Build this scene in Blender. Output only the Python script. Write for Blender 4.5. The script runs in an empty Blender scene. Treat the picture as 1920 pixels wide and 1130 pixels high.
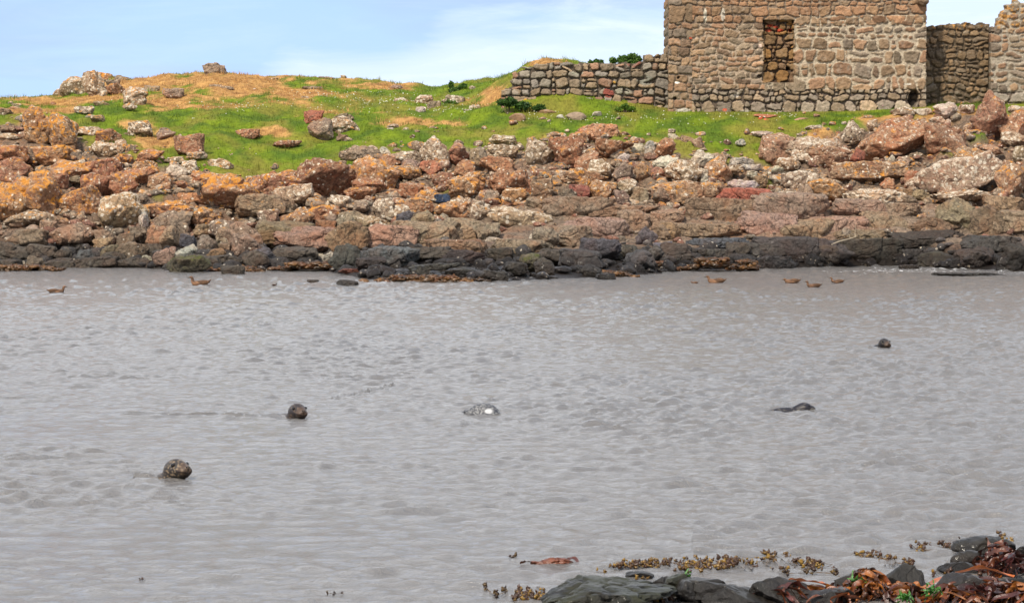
import bpy, math, random
import numpy as np

# ------------------------------------------------------------------ camera, sky, sun, exposure
F, EYE, HOR = 5400.0, 3.4, 330.0
PITCH = math.atan((565 - HOR) / F)
SC = bpy.context.scene
COL = SC.collection
cam_data = bpy.data.cameras.new('camera')
cam = bpy.data.objects.new('camera', cam_data)
COL.objects.link(cam)
cam_data.sensor_width = 36.0
cam_data.lens = 36.0 * F / 1920.0
cam_data.clip_start = 0.5
cam_data.clip_end = 6000
cam.location = (0, 0, EYE)
cam.rotation_euler = (math.radians(90) - PITCH, 0, 0)
SC.camera = cam

SUN_EL, SUN_AZ = math.radians(47), math.atan2(-0.46, -0.88)     # sun behind and to the left of the camera
world = bpy.data.worlds.new('World')
SC.world = world
world.use_nodes = True
sun_d = bpy.data.lights.new('sun', 'SUN')
sun_d.energy = 3.5
sun_d.angle = math.radians(2.5)
sun_d.color = (1.0, 0.90, 0.76)
sun = bpy.data.objects.new('sun', sun_d)
COL.objects.link(sun)
from mathutils import Vector
sdir = Vector((math.sin(SUN_AZ) * math.cos(SUN_EL), math.cos(SUN_AZ) * math.cos(SUN_EL), math.sin(SUN_EL)))
sun.rotation_euler = sdir.to_track_quat('Z', 'Y').to_euler()
sun.location = (-30, -20, 60)
vs = SC.view_settings
vs.view_transform = 'Standard'
vs.look = 'None'
vs.gamma = 1.0
vs.exposure = 0.50
vs.use_curve_mapping = False
SC.cycles.use_denoising = True
SC.cycles.max_bounces = 5


class NT:
    """small node-tree helper"""
    def __init__(s, tree):
        s.t = tree
        s.t.nodes.clear()

    def n(s, kind, **kw):
        nd = s.t.nodes.new(kind)
        ins = kw.pop('ins', {})
        for k, v in kw.items():
            setattr(nd, k, v)
        for k, v in ins.items():
            sock = nd.inputs[k]
            if isinstance(v, bpy.types.NodeSocket):
                s.t.links.new(v, sock)
            else:
                sock.default_value = v
        return nd

    def math(s, op, a, b=0.0, c=0.0, clamp=False):
        nd = s.n('ShaderNodeMath', operation=op, use_clamp=clamp, ins={0: a, 1: b, 2: c})
        return nd.outputs[0]

    def ramp(s, fac, stops, interp='LINEAR'):
        nd = s.n('ShaderNodeValToRGB', ins={0: fac})
        nd.color_ramp.interpolation = interp
        el = nd.color_ramp.elements
        while len(el) < len(stops):
            el.new(0.5)
        for e, (p, c) in zip(el, stops):
            e.position = p
            e.color = (c, c, c, 1) if not isinstance(c, tuple) else (c[0], c[1], c[2], 1)
        return nd.outputs[0]

    def mix(s, fac, a, b, blend='MIX'):
        nd = s.n('ShaderNodeMix', data_type='RGBA', blend_type=blend)
        for sk, v in ((nd.inputs[0], fac), (nd.inputs[6], a), (nd.inputs[7], b)):
            if isinstance(v, bpy.types.NodeSocket):
                s.t.links.new(v, sk)
            else:
                sk.default_value = v if not isinstance(v, tuple) else (v[0], v[1], v[2], 1)
        return nd.outputs[2]

    def noise(s, vec, scale, detail=4, rough=0.6, dist=0.0):
        return s.n('ShaderNodeTexNoise', ins={'Vector': vec, 'Scale': scale, 'Detail': detail, 'Roughness': rough, 'Distortion': dist}).outputs[0]

    def maps(s, vec, scale=(1, 1, 1), loc=(0, 0, 0)):
        return s.n('ShaderNodeMapping', ins={'Vector': vec, 'Scale': scale, 'Location': loc}).outputs[0]


def build_world():
    w = NT(world.node_tree)
    sky = w.n('ShaderNodeTexSky', sky_type='NISHITA', sun_disc=False, sun_elevation=SUN_EL, sun_rotation=SUN_AZ,
              air_density=1.0, dust_density=1.2, ozone_density=1.6)
    dirv = w.n('ShaderNodeTexCoord').outputs['Generated']
    sep = w.n('ShaderNodeSeparateXYZ', ins={0: dirv})
    z = sep.outputs[2]
    skyc = w.mix(1.0, sky.outputs[0], (0.085, 0.10, 0.125), 'MULTIPLY')
    # low sky: clean blue with soft grey-blue banks and thin white cloud
    blue = w.mix(w.ramp(z, [(0.02, 0.0), (0.09, 1.0)]), (0.45, 0.63, 0.97), (0.36, 0.54, 0.95))
    X_ = sep.outputs[0]
    n3 = w.noise(w.maps(dirv, (7.0, 7.0, 40.0), (5.0, 2.0, 1.0)), 1.0, 4, 0.55, 0.3)
    low = w.mix(w.math('MULTIPLY', w.ramp(n3, [(0.42, 0.0), (0.62, 1.0)]), 0.7), blue, (0.38, 0.50, 0.84))
    sm = lambda v, a, b: w.n('ShaderNodeMapRange', interpolation_type='SMOOTHSTEP', ins={0: v, 1: a, 2: b}).outputs[0]
    n1 = w.noise(w.maps(dirv, (16.0, 16.0, 60.0), (3.1, 0.4, 0.35)), 1.0, 6, 0.6, 0.5)
    thr = w.math('ADD', 0.0405, w.math('MULTIPLY', sm(X_, -0.045, -0.015), 0.0135))
    thr = w.math('ADD', thr, w.math('MULTIPLY', sm(X_, 0.10, 0.14), 0.03))
    thr = w.math('SUBTRACT', thr, w.math('MULTIPLY', sm(X_, -0.07, -0.12), 0.03))
    thr = w.math('ADD', thr, w.math('MULTIPLY', w.math('SUBTRACT', n1, 0.5), 0.034))
    mk = w.ramp(w.math('ADD', 0.5, w.math('MULTIPLY', w.math('SUBTRACT', thr, z), 34.0)), [(0.25, 0.0), (0.62, 0.75), (0.85, 1.0)])
    low = w.mix(w.math('MULTIPLY', mk, 0.85), low, (0.68, 0.78, 0.96))
    n2 = w.noise(w.maps(dirv, (14.0, 14.0, 75.0), (1.0, 7.0, 2.0)), 1.0, 6, 0.65, 0.5)
    wht = w.math('MULTIPLY', w.ramp(n2, [(0.48, 0.0), (0.66, 1.0)]), w.math('ADD', 0.10, w.math('MULTIPLY', mk, 0.55)))
    low = w.mix(wht, low, (0.80, 0.88, 0.95))
    # overhead: broken grey-white cloud
    n4 = w.noise(w.maps(dirv, (2.2, 2.2, 6.0), (0.3, 0.9, 0.2)), 1.0, 6, 0.6, 0.4)
    cl = w.ramp(n4, [(0.34, (0.62, 0.70, 0.84)), (0.52, (0.98, 1.03, 1.12)), (0.70, (1.35, 1.36, 1.38))])
    cov = w.ramp(w.math('SUBTRACT', n4, w.ramp(z, [(0.2, 0.0), (0.6, 0.22)])), [(0.20, 0.35), (0.38, 1.0)])
    high = w.mix(cov, skyc, cl)
    up = w.ramp(z, [(0.066, 0.0), (0.11, 1.0)])
    lo2 = w.mix(0.10, low, skyc)
    fin = w.mix(up, lo2, high)
    bg = w.n('ShaderNodeBackground', ins={0: fin, 1: 0.95})
    w.n('ShaderNodeOutputWorld', ins={0: bg.outputs[0]})


build_world()

# ------------------------------------------------------------------ pixel <-> place
CP, SP = math.cos(PITCH), math.sin(PITCH)


def at(px, py, Y):
    """point at distance Y in front of the viewer, seen at photo pixel (px, py)"""
    x = (px - 960.0) / F
    yu = (565.0 - py) / F
    t = Y / (CP + yu * SP)
    return (t * x, Y, EYE + t * (yu * CP - SP))


def zof(py, Y):
    yu = (565.0 - np.asarray(py, float)) / F
    t = Y / (CP + yu * SP)
    return EYE + t * (yu * CP - SP)


def wY(py):
    """distance at which the water surface is seen on row py"""
    yu = (565.0 - np.asarray(py, float)) / F
    t = -EYE / (yu * CP - SP)
    return t * (CP + yu * SP)


def ppm(Y):
    return F / Y


# ------------------------------------------------------------------ noise
_rs = np.random.RandomState(7)
_perm = _rs.permutation(256)
_perm = np.concatenate([_perm, _perm, _perm])
_g = _rs.normal(size=(256, 3))
_g /= np.linalg.norm(_g, axis=1)[:, None]


def perlin(p):
    p = np.asarray(p, float)
    i = np.floor(p).astype(int)
    f = p - i
    u = f * f * f * (f * (f * 6 - 15) + 10)
    i &= 255
    r = np.zeros(len(p))
    for dx in (0, 1):
        wx = u[:, 0] if dx else 1 - u[:, 0]
        a = _perm[i[:, 0] + dx]
        for dy in (0, 1):
            wy = u[:, 1] if dy else 1 - u[:, 1]
            b = _perm[a + i[:, 1] + dy]
            for dz in (0, 1):
                wz = u[:, 2] if dz else 1 - u[:, 2]
                h = _perm[b + i[:, 2] + dz]
                g = _g[h]
                d = g[:, 0] * (f[:, 0] - dx) + g[:, 1] * (f[:, 1] - dy) + g[:, 2] * (f[:, 2] - dz)
                r += wx * wy * wz * d
    return r * 1.5


def fbm(p, oct=4, gain=0.5):
    p = np.asarray(p, float)
    a, s, r = 1.0, 1.0, 0
    for k in range(oct):
        r = r + a * perlin(p * s + 17.3 * k)
        a *= gain
        s *= 2.03
    return r


def n2(x, y, s=1.0, o=3, seed=0.0):
    x = np.asarray(x, float)
    y = np.asarray(y, float)
    sh = np.broadcast(x, y).shape
    P = np.stack([np.broadcast_to(x, sh).ravel() * s + seed, np.broadcast_to(y, sh).ravel() * s - seed,
                  np.full(int(np.prod(sh)), seed * 1.7 + .37)], 1)
    return fbm(P, o).reshape(sh)


def sstep(a, b, x):
    t = np.clip((np.asarray(x, float) - a) / (b - a), 0, 1)
    return t * t * (3 - 2 * t)


# ------------------------------------------------------------------ mesh helpers
def mesh_np(name, V, Fc, mat, col=None, smooth=True, parent=None, loc=None):
    """V (n,3) array; Fc (m,k) index array with k = 3 or 4; col (n,3) colours per vertex"""
    me = bpy.data.meshes.new(name)
    V = np.ascontiguousarray(V, dtype=np.float32)
    Fc = np.ascontiguousarray(Fc, dtype=np.int32)
    m, k = Fc.shape
    me.vertices.add(len(V))
    me.vertices.foreach_set('co', V.ravel())
    me.loops.add(m * k)
    me.loops.foreach_set('vertex_index', Fc.ravel())
    me.polygons.add(m)
    me.polygons.foreach_set('loop_start', np.arange(0, m * k, k, dtype=np.int32))
    me.polygons.foreach_set('loop_total', np.full(m, k, dtype=np.int32))
    me.polygons.foreach_set('use_smooth', np.full(m, smooth, dtype=bool))
    me.update(calc_edges=True)
    if col is not None:
        ca = me.color_attributes.new('Col', 'FLOAT_COLOR', 'POINT')
        c4 = np.ones((len(V), 4), dtype=np.float32)
        c4[:, :3] = col
        ca.data.foreach_set('color', c4.ravel())
    me.materials.append(mat)
    o = bpy.data.objects.new(name, me)
    COL.objects.link(o)
    if parent is not None:
        o.parent = parent
    if loc is not None:
        o.location = loc
    return o


def tag(o, label=None, cat=None, group=None, kind=None):
    if label:
        o['label'] = label
    if cat:
        o['category'] = cat
    if group:
        o['group'] = group
    if kind:
        o['kind'] = kind
    return o


def grid_faces(nr, nc):
    i = np.arange(nr - 1)[:, None] * nc + np.arange(nc - 1)[None, :]
    i = i.ravel()
    return np.stack([i, i + 1, i + nc + 1, i + nc], 1)


_ICO = {}


def ico(level):
    if level in _ICO:
        return _ICO[level]
    t = (1 + 5 ** .5) / 2
    v = [(-1, t, 0), (1, t, 0), (-1, -t, 0), (1, -t, 0), (0, -1, t), (0, 1, t), (0, -1, -t), (0, 1, -t), (t, 0, -1), (t, 0, 1), (-t, 0, -1), (-t, 0, 1)]
    f = [(0, 11, 5), (0, 5, 1), (0, 1, 7), (0, 7, 10), (0, 10, 11), (1, 5, 9), (5, 11, 4), (11, 10, 2), (10, 7, 6), (7, 1, 8),
         (3, 9, 4), (3, 4, 2), (3, 2, 6), (3, 6, 8), (3, 8, 9), (4, 9, 5), (2, 4, 11), (6, 2, 10), (8, 6, 7), (9, 8, 1)]
    v = [np.array(a, float) / np.linalg.norm(a) for a in v]
    for _ in range(level):
        cache, nf = {}, []

        def mid(a, b):
            k = (a, b) if a < b else (b, a)
            if k not in cache:
                m = v[a] + v[b]
                v.append(m / np.linalg.norm(m))
                cache[k] = len(v) - 1
            return cache[k]
        for a, b, c in f:
            ab, bc, ca = mid(a, b), mid(b, c), mid(c, a)
            nf += [(a, ab, ca), (b, bc, ab), (c, ca, bc), (ab, bc, ca)]
        f = nf
    _ICO[level] = (np.array(v), np.array(f))
    return _ICO[level]


# ------------------------------------------------------------------ materials
def new_mat(name):
    m = bpy.data.materials.new(name)
    m.use_nodes = True
    return m, NT(m.node_tree)


def principled(t, color, rough, normal=None, spec=0.5, **extra):
    ins = {'Base Color': color if not isinstance(color, tuple) else (color[0], color[1], color[2], 1), 'Roughness': rough, 'Specular IOR Level': spec}
    if normal is not None:
        ins['Normal'] = normal
    ins.update(extra)
    p = t.n('ShaderNodeBsdfPrincipled', ins=ins)
    t.n('ShaderNodeOutputMaterial', ins={0: p.outputs[0]})
    return p


def rock_material(name='shore_rock', vert=False):
    m, t = new_mat(name)
    pos = t.n('ShaderNodeNewGeometry')
    P = pos.outputs['Position']
    Nn = pos.outputs['Normal']
    tint = t.n('ShaderNodeAttribute', attribute_type='GEOMETRY' if vert else 'OBJECT', attribute_name='Col' if vert else 'tint').outputs['Color']
    lo = t.n('ShaderNodeAttribute', attribute_type='OBJECT', attribute_name='orange').outputs['Fac']
    lw = t.n('ShaderNodeAttribute', attribute_type='OBJECT', attribute_name='white').outputs['Fac']
    wet = t.n('ShaderNodeAttribute', attribute_type='OBJECT', attribute_name='wet').outputs['Fac']
    alg = t.n('ShaderNodeAttribute', attribute_type='OBJECT', attribute_name='algae').outputs['Fac']
    nz = t.n('ShaderNodeSeparateXYZ', ins={0: Nn}).outputs[2]
    pz = t.n('ShaderNodeSeparateXYZ', ins={0: P}).outputs[2]
    big = t.noise(P, 1.3, 5, 0.65)
    fine = t.noise(P, 9.0, 6, 0.7)
    c = t.mix(1.0, tint, t.ramp(fine, [(0.28, 0.30), (0.5, 1.0), (0.72, 1.75)]), 'MULTIPLY')
    c = t.mix(t.math('MULTIPLY', t.ramp(big, [(0.45, 0.0), (0.65, 1.0)]), 0.45), c, t.mix(1.0, tint, (1.35, 0.85, 0.62), 'MULTIPLY'))
    # cracks, coloured darker along their lines
    vor = t.n('ShaderNodeTexVoronoi', feature='DISTANCE_TO_EDGE', ins={'Vector': t.n('ShaderNodeVectorMath', operation='ADD', ins={0: P, 1: t.n('ShaderNodeTexNoise', ins={'Vector': P, 'Scale': 2.0}).outputs[1]}).outputs[0], 'Scale': 1.7}).outputs[0]
    crack = t.ramp(vor, [(0.0, 0.0), (0.035, 1.0)])
    c = t.mix(t.math('MULTIPLY', t.math('SUBTRACT', 1.0, crack), 0.75), c, (0.03, 0.022, 0.018))
    # grey lichen bloom, white crusts, orange lichen
    wn = t.noise(P, 5.0, 8, 0.78, 0.8)
    wb = t.math('ADD', wn, t.math('MULTIPLY', t.math('SUBTRACT', lw, 0.5), 0.17))
    lowz = t.n('ShaderNodeMapRange', ins={0: pz, 1: 0.7, 2: 2.2, 3: 0.14, 4: 0.0}).outputs[0]
    wb = t.math('SUBTRACT', t.math('ADD', wb, t.math('MULTIPLY', nz, 0.05)), lowz)
    c = t.mix(t.math('MULTIPLY', t.ramp(wb, [(0.50, 0.0), (0.62, 1.0)]), 0.6), c, (0.43, 0.30, 0.18))
    v2 = t.n('ShaderNodeTexVoronoi', feature='F1', ins={'Vector': P, 'Scale': 6.0, 'Randomness': 1.0})
    rad = t.math('MULTIPLY', t.n('ShaderNodeSeparateColor', ins={0: v2.outputs['Color']}).outputs[0], 1.0)
    rad = t.math('MULTIPLY', t.math('SUBTRACT', rad, t.math('SUBTRACT', 0.90, t.math('MULTIPLY', lw, 0.55))), 0.85)
    d2 = t.math('ADD', v2.outputs['Distance'], t.math('MULTIPLY', t.math('SUBTRACT', t.noise(P, 12.0, 4), 0.5), 0.6))
    spot = t.math('LESS_THAN', d2, rad)
    wcrust = t.ramp(wb, [(0.615, 0.0), (0.64, 1.0)])
    wsum = t.math('MAXIMUM', spot, t.math('MULTIPLY', wcrust, 0.85))
    c = t.mix(t.math('MULTIPLY', wsum, 0.9), c, (0.74, 0.65, 0.51))
    on = t.noise(t.maps(P, (1, 1, 1), (31, 7, 3)), 3.0, 8, 0.74, 0.8)
    ob = t.math('ADD', on, t.math('MULTIPLY', t.math('SUBTRACT', lo, 0.6), 0.20))
    ob = t.math('SUBTRACT', t.math('ADD', ob, t.math('MULTIPLY', nz, 0.07)), lowz)
    c = t.mix(t.math('MULTIPLY', t.ramp(ob, [(0.575, 0.0), (0.64, 1.0)]), 0.9), c, t.mix(fine, (0.50, 0.17, 0.025), (0.74, 0.34, 0.035)))
    # green film
    c = t.mix(t.math('MULTIPLY', t.math('MULTIPLY', alg, t.ramp(t.noise(P, 3.0, 4), [(0.4, 0.0), (0.6, 1.0)])), t.ramp(nz, [(0.1, 0.2), (0.8, 1.0)])), c, (0.10, 0.11, 0.018))
    # black tidal band
    tide = t.math('ADD', pz, t.math('MULTIPLY', t.math('SUBTRACT', t.noise(P, 0.9, 3), 0.5), 1.1))
    band = t.ramp(tide, [(0.35, 1.0), (0.95, 0.0)])
    exposed = t.n('ShaderNodeMapRange', ins={0: t.n('ShaderNodeSeparateXYZ', ins={0: P}).outputs[0], 1: -9.0, 2: -3.0, 3: 0.50, 4: 0.92}).outputs[0]
    band = t.math('MAXIMUM', t.math('MULTIPLY', band, exposed), wet)
    dark = t.mix(1.0, c, (0.25, 0.225, 0.205), 'MULTIPLY')
    c = t.mix(band, c, dark)
    h = t.math('ADD', t.math('MULTIPLY', t.noise(P, 5.0, 8, 0.7), 1.0), t.math('MULTIPLY', crack, 0.12))
    bump = t.n('ShaderNodeBump', ins={'Strength': t.math('SUBTRACT', 1.0, t.math('MULTIPLY', wet, 0.62)), 'Distance': 0.22, 'Height': h}).outputs[0]
    rough = t.math('SUBTRACT', 0.92, t.math('MULTIPLY', t.math('POWER', band, 2.0), 0.58))
    rough = t.math('ADD', rough, t.math('MULTIPLY', t.math('SUBTRACT', fine, 0.5), 0.3))
    principled(t, c, rough, bump, t.math('SUBTRACT', 0.4, t.math('MULTIPLY', band, 0.2)), **{'Coat Weight': t.math('MULTIPLY', t.math('POWER', band, 3.0), 0.18), 'Coat Roughness': 0.15})
    return m


def colattr_mat(name, rough, noise_scale, lo, hi, bump_s=0.0, bump_d=0.02, spec=0.3, sss=None, trans=0.0):
    """material whose own colour is stored per vertex, broken up by fine noise"""
    m, t = new_mat(name)
    P = t.n('ShaderNodeNewGeometry').outputs['Position']
    c = t.n('ShaderNodeAttribute', attribute_name='Col').outputs['Color']
    nn = t.noise(P, noise_scale, 6, 0.7)
    c = t.mix(1.0, c, t.ramp(nn, [(0.25, lo), (0.75, hi)]), 'MULTIPLY')
    b = None
    if bump_s:
        b = t.n('ShaderNodeBump', ins={'Strength': bump_s, 'Distance': bump_d, 'Height': t.noise(P, noise_scale * 1.5, 8, 0.7)}).outputs[0]
    p = principled(t, c, rough, b, spec)
    if trans:
        tr = t.n('ShaderNodeBsdfTranslucent', ins={'Color': c})
        mx = t.n('ShaderNodeMixShader', ins={0: trans, 1: p.outputs[0], 2: tr.outputs[0]})
        out = [n for n in t.t.nodes if n.type == 'OUTPUT_MATERIAL'][0]
        t.t.links.new(mx.outputs[0], out.inputs[0])
    return m


def masonry_material():
    m, t = new_mat('masonry')
    P = t.n('ShaderNodeNewGeometry').outputs['Position']
    c = t.n('ShaderNodeAttribute', attribute_name='Col').outputs['Color']
    nn = t.noise(P, 7.0, 7, 0.72)
    c = t.mix(1.0, c, t.ramp(nn, [(0.2, 0.5), (0.5, 1.0), (0.8, 1.45)]), 'MULTIPLY')
    n3 = t.noise(P, 3.0, 5, 0.7, 0.4)
    c = t.mix(t.math('MULTIPLY', t.ramp(n3, [(0.56, 0.0), (0.66, 1.0)]), 0.35), c, (0.36, 0.32, 0.25))
    b = t.n('ShaderNodeBump', ins={'Strength': 0.9, 'Distance': 0.07, 'Height': t.noise(P, 9.0, 8, 0.75)}).outputs[0]
    principled(t, c, 0.92, b, 0.25)
    return m


def water_material():
    m, t = new_mat('sea_water')
    g = t.n('ShaderNodeNewGeometry')
    P = g.outputs['Position']
    b1 = t.noise(t.maps(P, (1, 0.8, 1)), 2.6, 7, 0.68, 0.5)
    b2 = t.noise(t.maps(P, (1.0, 1.0, 1), (4, 4, 0)), 9.0, 4, 0.65, 0.3)
    h = t.math('ADD', b1, t.math('MULTIPLY', b2, 0.3))
    bump = t.n('ShaderNodeBump', ins={'Strength': 0.85, 'Distance': 0.14, 'Height': h}).outputs[0]
    big = t.noise(t.maps(P, (0.06, 0.03, 1)), 1.0, 3, 0.5)
    c = t.mix(big, (0.155, 0.140, 0.122), (0.125, 0.124, 0.126))
    foam = t.n('ShaderNodeAttribute', attribute_name='Col').outputs['Fac']
    fn = t.noise(t.maps(P, (1, 0.5, 1)), 5.0, 6, 0.75)
    ff = t.ramp(t.math('ADD', fn, t.math('MULTIPLY', foam, 0.25)), [(0.70, 0.0), (0.76, 1.0)])
    c = t.mix(t.math('MULTIPLY', ff, t.math('GREATER_THAN', foam, 0.02)), c, (0.75, 0.75, 0.74))
    rough = 0.15
    principled(t, c, rough, bump, 0.75, IOR=1.34)
    return m


ROCK = rock_material()
ROCKV = rock_material('small_stones', True)
MASON = masonry_material()
WATER = water_material()
GROUND = colattr_mat('turf', 0.95, 6.0, 0.55, 1.45, 0.9, 0.12, 0.15)
GRASS = colattr_mat('grass_blades', 0.7, 3.0, 0.7, 1.35, trans=0.35)
PETAL = colattr_mat('petals', 0.8, 3.0, 0.85, 1.1)
LEAF = colattr_mat('shrub_leaves', 0.6, 4.0, 0.6, 1.4, trans=0.25)
KELP = colattr_mat('kelp', 0.30, 14.0, 0.40, 1.7, 0.8, 0.01, 0.6, trans=0.18)
WRACK = colattr_mat('bladder_wrack', 0.35, 25.0, 0.6, 1.5, 0.0, 0.01, 0.5, trans=0.15)
FUR = colattr_mat('wet_fur', 0.45, 60.0, 0.6, 1.45, 0.5, 0.008, 0.3)
FEATHER = colattr_mat('feathers', 0.7, 60.0, 0.6, 1.45, 0.3, 0.01, 0.3)
GLOSS = colattr_mat('glossy_dark', 0.06, 10, 0.9, 1.1, 0, 0.01, 0.6)
WOOD = colattr_mat('weathered_wood', 0.85, 20, 0.6, 1.3, 0.5, 0.01, 0.3)

# ------------------------------------------------------------------ land
KY = np.array([110, 112.5, 117, 121, 125, 127.5, 131, 138, 147.0])
TAB = {
    -400: [442, 385, 300, 255, 222, 214, 206, 201, 198],
    0: [440, 380, 300, 255, 222, 212, 204, 196, 190],
    110: [440, 380, 300, 255, 222, 210, 202, 188, 181],
    180: [440, 380, 300, 255, 221, 208, 196, 176, 160],
    215: [440, 380, 300, 255, 221, 207, 192, 170, 150],
    250: [440, 380, 300, 255, 220, 205, 188, 168, 152],
    320: [440, 382, 308, 260, 221, 205, 186, 162, 141],
    400: [440, 385, 315, 265, 222, 205, 185, 158, 137],
    500: [440, 385, 325, 270, 225, 205, 186, 162, 144],
    640: [440, 385, 325, 270, 225, 208, 192, 168, 150],
    740: [440, 385, 312, 265, 225, 210, 196, 175, 158],
    810: [440, 385, 305, 262, 225, 210, 198, 180, 165],
    880: [440, 385, 300, 258, 220, 205, 188, 166, 155],
    935: [440, 385, 300, 255, 215, 190, 160, 148, 150],
    980: [440, 385, 300, 255, 211, 146, 131, 133, 145],
    1020: [440, 385, 300, 253, 210, 134, 117, 125, 145],
    1080: [440, 385, 300, 251, 210, 126, 112, 120, 142],
    1130: [440, 385, 300, 250, 210, 150, 124, 130, 145],
    1250: [440, 385, 300, 250, 209, 190, 170, 160, 150],
    1450: [440, 385, 318, 255, 210, 203, 198, 195, 190],
    1600: [440, 382, 300, 245, 208, 200, 196, 192, 190],
    1740: [440, 380, 290, 240, 200, 194, 190, 187, 185],
    1920: [440, 380, 290, 232, 196, 191, 188, 186, 184],
    2400: [440, 380, 290, 232, 196, 191, 188, 186, 184],
}
TX = np.array(sorted(TAB))
TP = np.array([TAB[k] for k in sorted(TAB)], float)
WXP = [-400, 0, 150, 300, 330, 450, 600, 700, 800, 950, 1100, 1200, 1300, 1400, 1500, 1620, 1720, 1800, 1920, 2400]
WYP = [500, 500, 500, 503, 510, 508, 506, 526, 529, 527, 521, 515, 506, 503, 502, 499, 499, 505, 508, 508]


def col_profile(px):
    """knots (Y, z) of the land in pixel column px"""
    pys = np.array([np.interp(px, TX, TP[:, k]) for k in range(len(KY))])
    yw = np.interp(px, WXP, WYP)
    Yw = float(wY(yw))
    zs = zof(pys, KY)
    Ys = np.concatenate([[60, Yw - 8, Yw], KY, [152, 170, 260, 420]])
    z2 = np.concatenate([[-2.2, -1.2, 0.0], zs, [zs[-1] + .1, zs[-1] - 1.2, -1.5, -3.0]])
    return Ys, z2


_PC = {}


def ground_z(px, Y):
    """height of the smooth land under column px at distance Y (scalars)"""
    k = int(round(px / 4.0)) * 4
    if k not in _PC:
        _PC[k] = col_profile(k)
    return float(np.interp(Y, *_PC[k]))


def ground_Y(px, py):
    """distance at which the land is seen on row py"""
    k = int(round(px / 4.0)) * 4
    if k not in _PC:
        _PC[k] = col_profile(k)
    Ys, zs = _PC[k]
    yy = np.linspace(Ys[2], 150, 500)
    zz = np.interp(yy, Ys, zs)
    t = (zz - EYE) / yy
    row = HOR - F * t
    m = row <= py
    i = int(np.argmax(m)) if m.any() else len(yy) - 1
    if i == 0:
        return float(wY(py)) if py > HOR + 30 else float(yy[0])
    return float(yy[i])


def ell(px, py, cx, cy, rx, ry):
    return np.exp(-(((px - cx) / rx) ** 2 + ((py - cy) / ry) ** 2) * 1.2)


DRY = [(430, 160, 190, 34), (320, 155, 120, 20), (560, 178, 90, 20), (200, 185, 90, 12), (300, 190, 110, 10), (60, 190, 80, 6), (230, 165, 60, 14), (350, 202, 100, 7), (640, 212, 90, 6), (780, 226, 130, 6),
       (100, 196, 90, 7), (20, 208, 50, 6), (130, 208, 50, 8), (250, 236, 60, 14), (500, 248, 50, 8), (720, 165, 60, 8), (930, 178, 30, 14),
       (1120, 245, 60, 10), (60, 240, 50, 10), (1545, 250, 30, 10), (300, 262, 40, 14), (900, 190, 40, 7), (1020, 122, 60, 8), (1650, 225, 80, 10), (1800, 215, 90, 12)]
LUSH = [(320, 245, 150, 18), (560, 300, 150, 28), (460, 320, 60, 18), (700, 250, 150, 20), (930, 245, 160, 16), (1300, 240, 160, 24), (1380, 280, 60, 25),
        (298, 361, 22, 9), (385, 393, 14, 7), (1437, 335, 16, 18), (1780, 283, 30, 10), (880, 190, 60, 20), (1830, 258, 30, 8), (840, 350, 20, 8)]
# lower edge of the turf: rock belt below this row
EDX = [-400, 0, 60, 140, 200, 260, 330, 380, 430, 480, 560, 620, 660, 720, 800, 860, 930, 1000, 1060, 1150, 1230, 1300, 1350, 1400, 1440, 1480, 1540, 1600, 1700, 1800, 1920, 2400]
EDY = [232, 232, 222, 250, 275, 292, 302, 318, 332, 335, 328, 322, 300, 286, 275, 268, 272, 268, 256, 258, 270, 290, 292, 290, 300, 262, 245, 226, 216, 206, 200, 200]


def cover(px, py, X, Y):
    """colour of the ground itself and share of grass, in pixel columns/rows of the plain land surface"""
    edge = np.interp(px, EDX, EDY) + 6 + 9 * n2(X, Y, 0.5, 3, 4.0)
    turf = sstep(5, -5, py - edge)
    lush = np.zeros_like(px)
    for a in LUSH:
        lush = np.maximum(lush, ell(px, py, *a))
    dry = np.zeros_like(px)
    for a in DRY:
        dry = np.maximum(dry, ell(px, py, *a))
    nn = n2(X, Y * 0.6, 0.55, 4, 2.0)
    n_f = n2(X, Y, 2.6, 3, 9.0)
    turf = np.maximum(turf, sstep(0.45, 0.7, lush + 0.15 * n_f))
    d = sstep(0.30, 0.62, dry * 0.90 + 0.46 * nn + 0.22 * n_f - 0.20 * lush)
    g1 = np.array([0.150, 0.205, 0.012])
    g2 = np.array([0.075, 0.125, 0.012])
    g3 = np.array([0.215, 0.185, 0.034])
    dr = np.array([0.47, 0.265, 0.09])
    dr2 = np.array([0.30, 0.155, 0.055])
    k = sstep(-0.5, 0.5, n2(X, Y, 0.9, 4, 5.0))[..., None]
    green = g1 * k + g2 * (1 - k)
    k2 = (sstep(-0.25, 0.45, nn) * 0.75)[..., None]
    green = green * (1 - k2) + g3 * k2
    k3 = sstep(-0.4, 0.4, n_f)[..., None]
    dryc = dr * k3 + dr2 * (1 - k3)
    c = green * (1 - d[..., None]) + dryc * d[..., None]
    rk = np.array([0.185, 0.128, 0.085])
    c = c * turf[..., None] + rk * (1 - turf[..., None])
    return c, turf, d


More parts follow.
